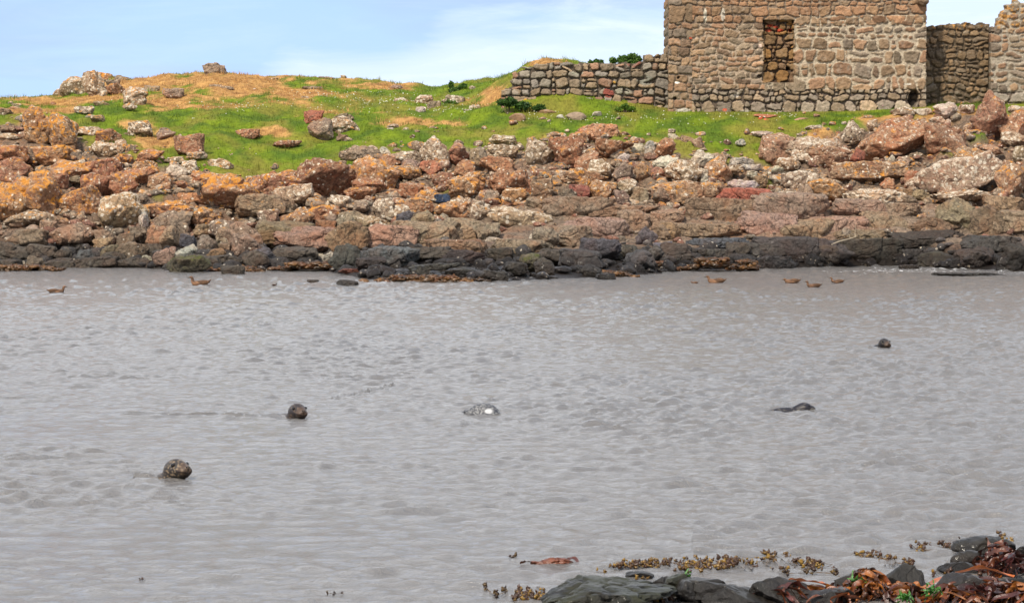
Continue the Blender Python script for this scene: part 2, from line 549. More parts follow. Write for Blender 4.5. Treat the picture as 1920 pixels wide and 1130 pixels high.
def build_land():
    pxs = np.concatenate([[-3000, -2000, -1200, -800], np.arange(-500, 2421, 7.0), [2800, 3400, 4500]])
    Ys = np.concatenate([np.linspace(70, 88, 6), np.arange(89, 108, 0.5), np.arange(108, 150, 0.14), np.linspace(150.5, 200, 50), np.linspace(205, 430, 30)])
    Z = np.zeros((len(Ys), len(pxs)))
    for j, p in enumerate(pxs):
        a, b = col_profile(float(np.clip(p, -400, 2400)))
        Z[:, j] = np.interp(Ys, a, b)
    # soften the knots a little along Y
    PX, YY = np.meshgrid(pxs, Ys)
    X = (PX - 960) / F * YY
    row = HOR - F * (Z - EYE) / YY
    c, turf, d = cover(PX, row, X, YY)
    tid = sstep(1.5, 0.9, Z + .3 * n2(X, YY, .6, 3, 2.0))[..., None]
    c = c * (1 - tid) + np.array([0.055, 0.045, 0.036]) * tid
    above = sstep(0.0, 0.6, Z)
    lump = n2(X, YY, 0.35, 4, 1.0) * 0.26 + n2(X, YY, 1.3, 4, 3.0) * 0.11
    rough = (1 - 2 * np.abs(n2(X, YY, 0.55, 5, 6.0))) * 0.40 - 0.42
    bed = sstep(800, 960, PX) * sstep(372, 392, row) * sstep(474, 456, row)
    step = YY * 0.9 + 0.5 * n2(X, YY, 0.35, 3, 15.0) * 2
    slab = -0.06 + 0.24 * n2(X, YY * 1.5, 0.22, 3, 16.0) + 0.10 * (1 - 2 * np.abs((step % 1) - .5)) - 0.10 * sstep(.22, .0, np.abs(n2(X, YY, 0.5, 2, 18.0)) * 3)
    rough = rough * (1 - bed) + slab * bed
    bc = (np.array([0.205, 0.148, 0.102]) * (1 + .25 * n2(X, YY, .8, 3, 19.0))[..., None])
    c = c * (1 - bed[..., None]) + bc * bed[..., None]
    calm = 1 - np.exp(-((YY - 125) / 2.2) ** 2) * (PX > 930)
    Z = Z + above * (lump * turf * calm + rough * (1 - turf))
    V = np.stack([X, YY, Z], -1).reshape(-1, 3)
    o = mesh_np('land', V, grid_faces(len(Ys), len(pxs)), GROUND, c.reshape(-1, 3))
    o.data.materials.append(ROCKV)
    fcs = grid_faces(len(Ys), len(pxs))
    bare = (turf.ravel()[fcs].mean(1) < 0.5)
    o.data.polygons.foreach_set('material_index', bare.astype(np.int32))
    o['orange'] = 0.25
    o['white'] = 0.15
    o['wet'] = 0.0
    o['algae'] = 0.0
    tag(o, 'grassy slope with bare rocky shore below and dry tan turf along its crest', 'terrain', kind='structure')
    return pxs, Ys, Z


LPX, LY, LZ = build_land()


def surf_z(px, Y):
    """bumpy land height, bilinear"""
    j = np.clip(np.searchsorted(LPX, px) - 1, 0, len(LPX) - 2)
    i = np.clip(np.searchsorted(LY, Y) - 1, 0, len(LY) - 2)
    a = (px - LPX[j]) / (LPX[j + 1] - LPX[j])
    b = (Y - LY[i]) / (LY[i + 1] - LY[i])
    return (LZ[i, j] * (1 - a) + LZ[i, j + 1] * a) * (1 - b) + (LZ[i + 1, j] * (1 - a) + LZ[i + 1, j + 1] * a) * b


# ------------------------------------------------------------------ water
SEALS = dict(a=(327, 896), b=(556, 783), c=(907, 775), d=(1476, 770), e=(1659, 651))


def build_water():
    rows = np.concatenate([np.linspace(492, 540, 55), np.arange(541, 720, 0.6), np.arange(720, 1190, 0.85)])
    Ys = np.concatenate([[300, 180, 140, 120], wY(rows), [20, 16, 10, 2, -30]])
    pxs = np.concatenate([[-9000, -4000, -2200, -1500], np.arange(-1100, -80, 8.0), np.arange(-80, 2001, 2.6), np.arange(2008, 3000, 8.0), [3400, 4200, 6000, 9000]])
    PX, YY = np.meshgrid(pxs, Ys)
    X = (PX - 960) / F * np.maximum(YY, 15)
    rs = np.random.RandomState(3)
    Z = np.zeros_like(X)
    dy = np.interp(YY.ravel(), [0, 25, 110], [0.02, 0.03, 0.24]).reshape(YY.shape)
    patch = 0.85 + 0.70 * n2(X, YY * .6, 0.12, 4, 8.0)
    patch2 = 0.85 + 0.5 * n2(X, YY, 0.3, 2, 12.0)
    nw = 84
    for k in range(nw):
        lam = 0.17 * (4.6) ** rs.rand()
        th = math.radians(-70 + rs.normal() * 42)
        kx, ky = math.cos(th) * 2 * math.pi / lam, math.sin(th) * 2 * math.pi / lam
        a = 0.0029 * lam ** 0.55 * (0.5 + rs.rand())
        ph = rs.rand() * 6.28
        ff = 1.0 if lam > 0.5 else patch2
        Z += a * np.sin(kx * X + ky * YY + ph) * ff * (lam > 1.25 * dy)
    Z *= patch * (1.05 + 0.22 * sstep(28, 50, YY) + 0.35 * sstep(60, 95, YY))
    Z *= 1 - 0.55 * np.exp(-((YY - 27 - 1.5 * n2(X, YY * 0, .15, 2, 6.0)) / 1.6) ** 2) * (PX < 1300)
    # sharpen the crests
    Z = 0.95 * Z + 5.0 * Z * np.abs(Z)
    Z += 0.004 * np.sin(2 * math.pi * (YY * 0.95 + X * 0.22) / 3.1 + 1.5 * n2(X, YY, 0.12, 2, 5.0))
    # wakes behind the swimming seals
    for (x0, y0), (x1, y1) in [((230, 776), (545, 781)), ((620, 748), (740, 722)), ((1440, 768), (1470, 771)), ((1630, 652), (1652, 652)), ((296, 895), (250, 893))]:
        t = np.clip((PX - x0) / (x1 - x0 + 1e-6), 0, 1)
        rr = y0 + (y1 - y0) * t
        Yc = wY(rr)
        inside = ((PX > min(x0, x1)) & (PX < max(x0, x1)))
        Z += inside * 0.036 * np.exp(-((YY - Yc) / 0.30) ** 2) * np.sin((YY - Yc) * 21 + 2.5 * n2(X, YY, 1.0, 3, 3.0) + 1.2) * (0.4 + 1.0 * np.clip(0.5 + n2(X, YY, 1.6, 2, 13.0), 0, 1))
    for (sx, sy) in SEALS.values():
        Yc = float(wY(sy))
        Xc = (sx - 960) / F * Yc
        r = np.hypot(X - Xc, YY - Yc)
        Z += 0.018 * np.sin(r * 20) * np.exp(-r * 1.9) * sstep(0.1, 0.25, r)
    calm = sstep(-40, -8, 0 * Z) * 0 + 1
    foam = np.exp(-((YY - 103) / 6) ** 2) * sstep(1250, 1500, PX) * 0.7 * sstep(-.2, .5, n2(X, YY, .25, 3, 2.0)) + np.exp(-((YY - wY(np.interp(PX, WXP, WYP))) / 1.0) ** 2) * 0.5 * sstep(-.1, .5, n2(X, YY * 0, .4, 3, 7.0))
    Z *= calm
    c = np.repeat(np.clip(foam, 0, 1).reshape(-1, 1), 3, 1)
    V = np.stack([X, YY, Z], -1).reshape(-1, 3)
    nf = grid_faces(len(Ys), len(pxs))[:, ::-1]
    o = mesh_np('sea_water', V, nf, WATER, c)
    tag(o, 'rippled silver grey water of the bay with brown troughs', 'water', kind='structure')
    f = mesh_np('open_sea', np.array([[-3000, -200, -0.6], [3000, -200, -0.6], [3000, 5000, -0.6], [-3000, 5000, -0.6]]), np.array([[0, 1, 2, 3]]), WATER, np.zeros((4, 3)))
    tag(f, 'open grey sea beyond and around the bay', 'water', kind='structure')


build_water()


# ------------------------------------------------------------------ masonry
PAL = 1.10 * np.array([[0.245, 0.158, 0.090], [0.225, 0.152, 0.090], [0.265, 0.160, 0.092], [0.200, 0.150, 0.098], [0.235, 0.138, 0.080], [0.180, 0.138, 0.098], [0.165, 0.108, 0.068]])


def build_wall(name, x0, x1, ytop, ybot, Y, regions, topline, seed=1, res=0.03, thick=0.75, niche=None, holes=(), relief=0.055, base_col=None, edge_l=0.0, edge_r=0.0, extra_colour=None, parent=None, warp=1.0):
    """stone wall facing the viewer, laid out in courses; x0..ybot in photo pixels at distance Y"""
    rs = np.random.RandomState(seed)
    s = Y / F
    nx = int((x1 - x0) * s / res) + 2
    nz = int((ybot - ytop) * s / res) + 2
    px = np.linspace(x0, x1, nx)
    py = np.linspace(ybot, ytop, nz)
    PX, PY = np.meshgrid(px, py)
    wx = PX + warp * 4.6 * n2(PX, PY, 0.040, 3, seed) + 0.8 * n2(PX, PY, 0.25, 2, seed + 3)
    wy = PY + warp * 5.2 * n2(PX, PY, 0.028, 3, seed + 9.0) + 0.8 * n2(PX, PY, 0.25, 2, seed + 5)
    H = np.full(PX.shape, -1.0)
    C = np.zeros(PX.shape + (3,))
    SID = np.zeros(PX.shape, int)
    sid = 0
    MD = np.zeros(PX.shape)           # mortar depth
    MC = np.zeros(PX.shape + (3,))
    for rg in regions:
        m = rg['area'](PX, PY)
        if not m.any():
            continue
        MD[m] = rg['mdepth']
        MC[m] = rg['mcol']
        rows = rg['rows']
        for a, b in zip(rows[:-1], rows[1:]):
            x = rg['x0'] - rs.rand() * 10
            while x < rg['x1']:
                hgt = b - a
                w = max(rg['wmin'], min(rg['wmax'], hgt * rg['asp'] * math.exp(rs.normal() * 0.45)))
                cells = [(x, x + w, a, b)]
                if hgt > 12 and rs.rand() < rg.get('split', .2):
                    mid = a + hgt * (0.35 + 0.3 * rs.rand())
                    cells = [(x, x + w, a, mid), (x, x + w, mid, b)]
                elif w > 26 and rs.rand() < 0.25:
                    cells = [(x, x + w * .72, a, b), (x + w * .72, x + w, a, a + hgt * .5), (x + w * .72, x + w, a + hgt * .5, b)]
                x += w
                for (xa, xb, ya, yb) in cells:
                    sid += 1
                    gap = rg['gap'] * (0.6 + 0.8 * rs.rand())
                    cx, cy = (xa + xb) / 2, (ya + yb) / 2 + rs.normal() * .6
                    hx, hy = (xb - xa) / 2 - gap / 2, (yb - ya) / 2 - gap / 2
                    if hx < 1 or hy < 1:
                        continue
                    ang = rs.normal() * rg.get('rot', 0.05)
                    ca, sa = math.cos(ang), math.sin(ang)
                    i0, i1 = np.searchsorted(-py, -(yb + 8)), np.searchsorted(-py, -(ya - 8))
                    j0, j1 = np.searchsorted(px, xa - 8), np.searchsorted(px, xb + 8)
                    if i1 <= i0 or j1 <= j0:
                        continue
                    sl = (slice(i0, i1), slice(j0, j1))
                    dx, dy = wx[sl] - cx, wy[sl] - cy
                    taper = 1 + rs.normal() * 0.10 * dy / max(hy, 1)
                    u, v = (dx * ca + dy * sa) / (hx * taper), (-dx * sa + dy * ca) / hy
                    sk = rs.normal() * 0.12
                    v = v + sk * u
                    p = rg['pw'] * (0.95 + 0.9 * rs.rand())
                    d = (np.abs(u) ** p + np.abs(v) ** p) ** (1 / p)
                    prof = np.clip((1.0 - d) * min(hx, hy) / 2.0, -1, 1)
                    prof = np.where(prof > 0, np.sqrt(np.clip(1 - (1 - prof) ** 2, 0, 1)), prof)
                    prof = prof * (0.45 + 0.55 * min(1, min(hx, hy) / 8)) * (1.0 + 0.25 * rs.rand()) + np.where(prof > 0, rs.normal() * 0.12 + (dx / max(hx, 1) * rs.normal() + dy / max(hy, 1) * rs.normal()) * 0.10, 0)
                    up = (prof > H[sl]) & m[sl]
                    pick = PAL[rs.randint(len(PAL))] if 'pal' not in rg else np.array(rg['pal'][rs.randint(len(rg['pal']))])
                    colr = pick * math.exp(rs.normal() * 0.16)
                    H[sl] = np.where(up, prof, H[sl])
                    SID[sl] = np.where(up, sid, SID[sl])
                    C[sl] = np.where(up[..., None], colr, C[sl])
    st = sstep(-0.05, 0.12, H)
    nfine = n2(PX, PY, 0.35, 3, seed + 20)
    mcolv = MC * (1 + 0.25 * nfine[..., None])
    col = C * st[..., None] + mcolv * (1 - st[..., None])
    depth = np.where(H > 0, H * relief, 0) * 1.0 + (1 - st) * (-MD) + 0.035 * n2(PX, PY, 0.12, 4, seed + 30) + 0.012 * nfine
    if extra_colour is not None:
        col = extra_colour(PX, PY, col, SID, rs, st)
    if niche is not None:
        nx0, nx1, ny0, ny1, nd = niche
        ins = sstep(-1.2, 1.2, wx * 1.2 - PX * 0.2 - nx0) * sstep(1.2, -1.2, wx * 1.2 - PX * 0.2 - nx1) * sstep(-1.5, 1.5, PY - ny0) * sstep(2, -2, PY - ny1 + 6 * (PX > (nx0 + nx1) / 2))
        depth = depth - ins * nd
    for (hx, hy, rx, ry, hd) in holes:
        q = ((wx - hx) / rx) ** 2 + ((wy - hy) / ry) ** 2
        k = sstep(1.25, 0.75, q)
        depth = depth - k * hd
        col = col * (1 - 0.6 * k[..., None])
    # keep or drop cells beyond the ragged top and ends
    top = np.interp(PX, [a for a, b in topline], [b for a, b in topline]) + 2.2 * n2(PX, PX * 0, 0.06, 2, seed + 2)
    keep = (PY > top)
    stone_keep = np.zeros(sid + 2)
    cnt = np.bincount(SID.ravel(), minlength=sid + 2)
    kin = np.bincount(SID.ravel(), weights=keep.ravel().astype(float), minlength=sid + 2)
    stone_keep = kin / np.maximum(cnt, 1) > 0.5
    keep = np.where(H > 0, stone_keep[SID], keep & (PY > top + 1))
    if edge_l:
        keep &= PX > x0 + edge_l * (0.5 + n2(PX * 0, PY, 0.08, 2, seed + 1)) * 1.0
    if edge_r:
        keep &= PX < x1 - edge_r * (0.5 + n2(PX * 0, PY, 0.08, 2, seed + 4)) * 1.0
    X = (PX - 960) / F * Y
    Z = zof(PY, Y)
    V = np.stack([X, Y - depth, Z], -1).reshape(-1, 3)
    Fc = grid_faces(nz, nx)
    kf = keep.ravel()[Fc].all(1)
    Fc = Fc[kf]
    # outline edges pushed back to give the wall its thickness
    E = np.concatenate([Fc[:, [0, 1]], Fc[:, [1, 2]], Fc[:, [2, 3]], Fc[:, [3, 0]]])
    key = np.sort(E, 1)
    ku = key[:, 0].astype(np.int64) * len(V) + key[:, 1]
    _, inv, ct = np.unique(ku, return_inverse=True, return_counts=True)
    bd = E[ct[inv] == 1]
    nv = len(V)
    Vall = [V]
    Fall = [Fc]
    Call = [col.reshape(-1, 3)]
    prev_a, prev_b = bd[:, 0], bd[:, 1]
    base = V.copy()
    off = nv
    steps = [0.16, 0.4, thick]
    for q, dd in enumerate(steps):
        VV = V.copy()
        VV[:, 1] = Y + dd
        if q < 2:
            VV[:, 2] += 0.03 * perlin(V * 3 + q)
            VV[:, 0] += 0.03 * perlin(V * 3 + q + 9)
        Vall.append(VV)
        Call.append(col.reshape(-1, 3))
        na, nb = bd[:, 0] + off, bd[:, 1] + off
        Fall.append(np.stack([prev_b, prev_a, na, nb], 1))
        prev_a, prev_b = na, nb
        off += nv
    # back face
    Fall.append(Fc[:, ::-1] + (off - nv))
    V2 = np.concatenate(Vall)
    F2 = np.concatenate(Fall)
    C2 = np.concatenate(Call)
    used = np.zeros(len(V2), bool)
    used[F2.ravel()] = True
    remap = np.cumsum(used) - 1
    return mesh_np(name, V2[used], remap[F2], MASON, C2[used], parent=parent)


NICHE = (1430, 1487, 39, 153, 0.24)
in_niche = lambda x, y: (x > 1430) & (x < 1487) & (y > 38) & (y < 155)
CREAM = (0.40, 0.33, 0.235)
DARKM = (0.12, 0.09, 0.065)
TAN = [(0.285, 0.175, 0.095), (0.30, 0.168, 0.09), (0.25, 0.168, 0.10), (0.265, 0.15, 0.082)]
reg_main = [
    dict(area=lambda x, y: (x <= 1297), rows=[-72, -40, -14, 11, 45, 57, 74, 89, 105, 122, 140, 156, 176, 188, 203, 218], x0=1250, x1=1310, wmin=14, wmax=34, asp=1.5, gap=1.6, pw=5, mdepth=0.03, mcol=(0.22, 0.165, 0.115), rot=0.02),
    dict(area=lambda x, y: (x > 1297) & (y < 45) & ~in_niche(x, y), rows=[-72, -44, -18, -8, 3, 12, 30, 45], x0=1290, x1=1745, wmin=16, wmax=34, asp=1.25, gap=2.2, pw=5, mdepth=0.035, mcol=(0.22, 0.165, 0.115), pal=TAN, split=0.1),
    dict(area=lambda x, y: (x > 1297) & (x < 1432) & (y >= 45) & (y < 168), rows=[44, 56, 70, 81, 92, 104, 114, 124, 134, 145, 157, 168], x0=1290, x1=1435, wmin=7, wmax=30, asp=1.6, gap=2.4, pw=3.0, mdepth=0.02, mcol=(0.34, 0.26, 0.18), rot=0.12, split=0.35),
    dict(area=in_niche, rows=[36, 46, 58, 66, 84, 92, 112, 118, 134, 156], x0=1428, x1=1490, wmin=10, wmax=30, asp=1.3, gap=2.2, pw=3, mdepth=0.10, mcol=(0.06, 0.04, 0.025), rot=0.1, pal=[(0.20, 0.125, 0.055), (0.17, 0.115, 0.06), (0.15, 0.10, 0.06), (0.22, 0.13, 0.05)]),
    dict(area=lambda x, y: ((x >= 1487) | ((x > 1432) & (y > 155))) & (y >= 28) & (y < 172), rows=[30, 37, 49, 62, 72, 94, 119, 145, 172], x0=1425, x1=1745, wmin=9, wmax=36, asp=1.15, gap=4.2, pw=3.2, mdepth=0.02, mcol=CREAM, rot=0.08, split=0.15),
    dict(area=lambda x, y: (x > 1297) & (y >= 168), rows=[168, 178, 190, 214], x0=1290, x1=1745, wmin=11, wmax=32, asp=1.25, gap=2.4, pw=2.7, mdepth=0.10, mcol=DARKM, rot=0.10, split=0.12, pal=[(0.265, 0.195, 0.125), (0.28, 0.20, 0.125), (0.24, 0.19, 0.14), (0.28, 0.225, 0.16)]),
]


def main_extra(PX, PY, col, SID, rs, st):
    # red bricks under the head of the niche, a few scattered red and cream stones
    for (cx, cy, rx, ry, c) in [(1443, 48, 6, 2.4, (0.42, 0.07, 0.03)), (1454, 50, 5, 2.4, (0.40, 0.06, 0.03)), (1462, 57, 6, 3, (0.38, 0.06, 0.03)), (1441, 57, 6, 2.4, (0.36, 0.06, 0.03)),
                                (1481, 57, 3, 3.5, (0.42, 0.07, 0.03)), (1294, 72, 3, 2.2, (0.6, 0.10, 0.04)), (1358, 206, 4, 2.4, (0.6, 0.10, 0.05)), (1269, 155, 5, 2.2, (0.75, 0.72, 0.62)),
                                (1424, 87, 3, 4, (0.6, 0.45, 0.36)), (1281, 208, 15, 5, (0.42, 0.38, 0.30)), (1398, 210, 13, 3.5, (0.40, 0.36, 0.28)), (1321, 30, 3, 14, (0.5, 0.46, 0.36)),
                                (1354, 28, 4, 12, (0.46, 0.41, 0.33)), (1380, 178, 5, 5, (0.45, 0.4, 0.33)), (1700, 158, 7, 2, (0.5, 0.45, 0.36)), (1480, 45, 6, 2, (0.36, 0.2, 0.06))]:
        q = ((PX - cx) / rx) ** 2 + ((PY - cy) / ry) ** 2
        k = sstep(1.2, 0.8, q)[..., None]
        col = col * (1 - k) + np.array(c) * k
    # ochre staining inside the recess
    k = ((PX > 1432) & (PX < 1486) & (PY > 40) & (PY < 155))[..., None] * 0.3
    col = col * (1 - k) + col * np.array([1.25, 0.90, 0.6]) * k
    # paler, cleaner lower courses
    return col


ruin = bpy.data.objects.new('ruined_stone_building', None)
COL.objects.link(ruin)
tag(ruin, 'tall roofless stone building with cream mortar and a red-bricked recess in its front', 'ruined building')
build_wall('front_wall', 1252, 1736, -72, 222, 125.0, reg_main, [(1250, -70), (1740, -70)], seed=4, res=0.027, niche=NICHE,
           holes=[(1712, 187, 10, 16, 0.5), (1425, 140, 5, 4, 0.25), (1270, 146, 3, 3, .2), (1265, 186, 4, 3, .2), (1483, 60, 4, 3, .3), (1476, 131, 4, 4, .25)], extra_colour=main_extra, edge_l=1.2, edge_r=2.0, parent=ruin)


def side_slab(name, x, ya, yb, z0, z1, th, seed, parent):
    """wall running away from the viewer, with coursed relief on both faces"""
    ny, nz = int((yb - ya) / 0.06), int((z1 - z0) / 0.06)
    yy, zz = np.meshgrid(np.linspace(ya, yb, ny), np.linspace(z0, z1, nz))
    Vs, Fs, Cs = [], [], []
    rs = np.random.RandomState(seed)
    rowi = np.floor(zz / 0.42).astype(int)
    offs = rs.rand(100) * 0.6
    u = (yy + offs[rowi % 100]) / 0.6 + 0.15 * n2(yy, zz, 2, 2, seed)
    ci = np.floor(u).astype(int)
    v = zz / 0.42 - rowi
    uu = u - ci
    e = np.minimum(np.minimum(uu, 1 - uu) * 1.4, np.minimum(v, 1 - v))
    hgt = sstep(0.02, 0.2, e) * 0.07 + 0.02 * n2(yy, zz, 3, 3, seed)
    pal = PAL[(ci * 7 + rowi * 13) % len(PAL)]
    cc = pal * (0.3 + 0.7 * sstep(0.02, 0.12, e))[..., None] + np.array(CREAM) * (0.5 * (1 - sstep(0.02, 0.12, e)))[..., None]
    for s_ in (-1, 1):
        xx = x + s_ * (th / 2 + hgt)
        V = np.stack([xx, yy, zz], -1).reshape(-1, 3)
        f = grid_faces(nz, ny)
        Vs.append(V)
        Fs.append((f if s_ > 0 else f[:, ::-1]) + (0 if s_ < 0 else len(V)))
        Cs.append(cc.reshape(-1, 3))
    n = nz * ny
    ring = np.concatenate([np.arange(ny), np.arange(ny - 1, n, ny)[1:], np.arange(n - 1, n - ny - 1, -1)[1:], np.arange(n - ny, -1, -ny)[1:]])
    a, b = ring[:-1], ring[1:]
    Fs.append(np.stack([a, b, b + n, a + n], 1))
    return mesh_np(name, np.concatenate(Vs), np.concatenate(Fs), MASON, np.concatenate(Cs), parent=parent)


xl = (1258 - 960) / F * 125 + 0.42
xr = (1728 - 960) / F * 125 - 0.42
side_slab('side_wall', xl, 125.76, 131.5, 5.6, 12.4, 0.7, 5, ruin)
side_slab('side_wall', xr, 125.76, 131.5, 5.6, 12.4, 0.7, 6, ruin)
# jutting eaves stone at the top right corner
def stone_piece(name, px, py, w, h, Y, seed, colr, mat=None, parent=None, dep=None):
    V, Fc = ico(3)
    rs = np.random.RandomState(seed)
    r = poly_radius(V, rs, 12, 0.62, 0.95) + 0.04 * fbm(V * 3 + seed, 4)
    s = Y / F
    P = V * r[:, None] * np.array([w * s / 2, (dep or w * s) / 2, h * s / 2]) * 1.12
    c = at(px, py, Y)
    return mesh_np(name, P, Fc, mat or MASON, np.tile(np.array(colr), (len(V), 1)), parent=parent, loc=c)


def poly_radius(D, rs, k, lo, hi, flat=0.0, hard=14.0):
    """radius of a rounded convex polytope in directions D"""
    r = np.full(len(D), 1.25)
    acc = np.exp(-r * hard)
    for i in range(k):
        n = rs.normal(size=3)
        if i < 4 and flat:
            n = np.array([[0, 0, 1], [0, -1, .1], [1, 0, 0], [-1, 0, 0]][i], float) + rs.normal(size=3) * 0.12
        n /= np.linalg.norm(n)
        d = lo + (hi - lo) * rs.rand()
        dn = D @ n
        rr = np.where(dn > 0.05, d / np.maximum(dn, 0.05), 20.0)
        acc = acc + np.exp(-np.minimum(rr, 20) * hard)
    return -np.log(acc) / hard * 1.02


stone_piece('eaves_stone', 1729, 2, 24, 20, 124.9, 3, (0.20, 0.13, 0.08), parent=ruin, dep=0.8)

reg_back = [dict(area=lambda x, y: x > 0, rows=[32, 45, 58, 70, 84, 92, 112, 126, 135, 143, 160, 172, 182, 196, 205], x0=1730, x1=1880, wmin=9, wmax=32, asp=1.2, gap=2.8, pw=2.8, mdepth=0.06, mcol=(0.11, 0.08, 0.05), rot=0.12, split=0.25,
                 pal=[(0.20, 0.135, 0.075), (0.18, 0.125, 0.075), (0.22, 0.145, 0.08), (0.155, 0.115, 0.075)])]


def lichen_top(PX, PY, col, SID, rs, st):
    k = (sstep(62, 46, PY) * (n2(PX, PY, 0.16, 2, 3.0) > 0.25))[..., None] * 0.8
    return col * (1 - k) + np.array([0.45, 0.22, 0.05]) * k


w2 = build_wall('stone_wall', 1730, 1872, 30, 206, 126.9, reg_back, [(1730, 50), (1750, 50), (1756, 46), (1800, 42), (1820, 40), (1845, 41), (1853, 42), (1854, 56), (1880, 58)],
                seed=14, res=0.03, extra_colour=lichen_top)
tag(w2, 'low brown rubble wall set back between the two roofless stone buildings, lichened along its top', 'wall')
reg_r = [dict(area=lambda x, y: y < 172, rows=[-40, -15, 5, 24, 36, 48, 62, 80, 100, 118, 134, 156, 172], x0=1850, x1=2120, wmin=12, wmax=40, asp=1.4, gap=4.0, pw=3.0, mdepth=0.02, mcol=(0.32, 0.27, 0.20), rot=0.08, split=0.3),
         dict(area=lambda x, y: y >= 172, rows=[172, 192, 204], x0=1850, x1=2120, wmin=20, wmax=44, asp=2.0, gap=2.4, pw=2.8, mdepth=0.08, mcol=DARKM, rot=0.05, pal=[(0.25, 0.21, 0.16)])]
w3 = build_wall('ruined_stone_building', 1856, 2120, -38, 202, 125.6, reg_r, [(1850, 60), (1862, 60), (1866, 52), (1868, 30), (1876, 22), (1884, 8), (1897, 7), (1898, -2), (1990, -4), (2120, -8)], seed=21, res=0.032, extra_colour=lichen_top)
tag(w3, 'stone building with pale mortar and a stepped broken top beside the set-back rubble wall', 'ruined building')

reg_g = [dict(area=lambda x, y: x > 0, rows=[88, 100, 118, 133, 147, 166, 180, 197, 214], x0=930, x1=1260, wmin=9, wmax=32, asp=1.2, gap=2.4, pw=3.4, mdepth=0.08, mcol=(0.10, 0.078, 0.055), rot=0.16, split=0.22,
              pal=[(0.27, 0.195, 0.12), (0.24, 0.18, 0.12), (0.29, 0.21, 0.13), (0.21, 0.18, 0.145), (0.27, 0.235, 0.18), (0.30, 0.175, 0.11), (0.23, 0.195, 0.145)])]


def garden_extra(PX, PY, col, SID, rs, st):
    for (cx, cy, rx, ry, c) in [(1141, 174, 11, 10, (0.25, 0.07, 0.05)), (1150, 203, 8, 6, (0.55, 0.22, 0.06)), (985, 190, 4, 5, (0.6, 0.32, 0.04)), (1187, 118, 14, 9, (0.22, 0.09, 0.06)),
                                (1112, 133, 4, 2, (0.6, 0.32, 0.04)), (1151, 155, 3, 3, (0.5, 0.28, 0.06)), (1210, 151, 17, 9, (0.19, 0.18, 0.14)), (1166, 171, 16, 9, (0.27, 0.245, 0.18)),
                                (1082, 137, 11, 4, (0.30, 0.28, 0.21)), (1064, 199, 3, 3, (0.6, 0.3, 0.05)), (964, 171, 4, 3, (0.5, 0.27, 0.04)), (978, 146, 9, 6, (0.30, 0.25, 0.2)), (960, 175, 12, 8, (0.28, 0.23, 0.17))]:
        q = ((PX - cx) / rx) ** 2 + ((PY - cy) / ry) ** 2
        k = (sstep(1.2, 0.8, q) * st)[..., None]
        col = col * (1 - k) + np.array(c) * k
    return col


w4 = build_wall('dry_stone_wall', 940, 1254, 92, 216, 126.0, reg_g, [(940, 176), (950, 158), (962, 143), (975, 132), (990, 126), (1030, 117), (1080, 113), (1110, 118), (1160, 117), (1200, 110), (1205, 103), (1238, 102), (1240, 106), (1254, 106)],
                seed=33, res=0.028, extra_colour=garden_extra, relief=0.09, warp=0.6)
tag(w4, 'curved-topped dry stone garden wall running from the green bank to the building corner', 'wall')


# ------------------------------------------------------------------ rocks of the shore and meadow
TYPES = {
    'R': ((0.270, 0.130, 0.072), 0.50, 0.52, 'red-brown'),
    'C': ((0.235, 0.085, 0.055), 0.12, 0.1, 'brick-red'),
    'O': ((0.270, 0.150, 0.082), 0.76, 0.62, 'orange-lichened'),
    'G': ((0.210, 0.155, 0.105), 0.35, 0.45, 'grey-brown'),
    'W': ((0.245, 0.175, 0.115), 0.45, 0.88, 'white-spotted'),
    'P': ((0.42, 0.38, 0.31), 0.0, 0.7, 'pale cream'),
    'B': ((0.215, 0.152, 0.102), 0.25, 0.08, 'bare brown'),
    'D': ((0.075, 0.064, 0.053), 0.0, 0.0, 'black wet'),
    'S': ((0.095, 0.092, 0.090), 0.0, 0.0, 'slate-grey'),
    'A': ((0.095, 0.088, 0.060), 0.0, 0.0, 'green-filmed'),
    'U': ((0.035, 0.055, 0.095), 0.0, 0.1, 'dark blue'),
    'H': ((0.215, 0.138, 0.078), 0.2, 0.1, 'ochre-brown'),
}
ROCKS = []       # px, py, w, h, type, sharp


def crop(ox, oy, s, text):
    for r in text.replace('\n', ' ').split(';'):
        r = r.split()
        if len(r) < 5:
            continue
        x, y, w, h = map(float, r[:4])
        ROCKS.append((ox + x / s, oy + y / s, w / s, h / s, r[4]))


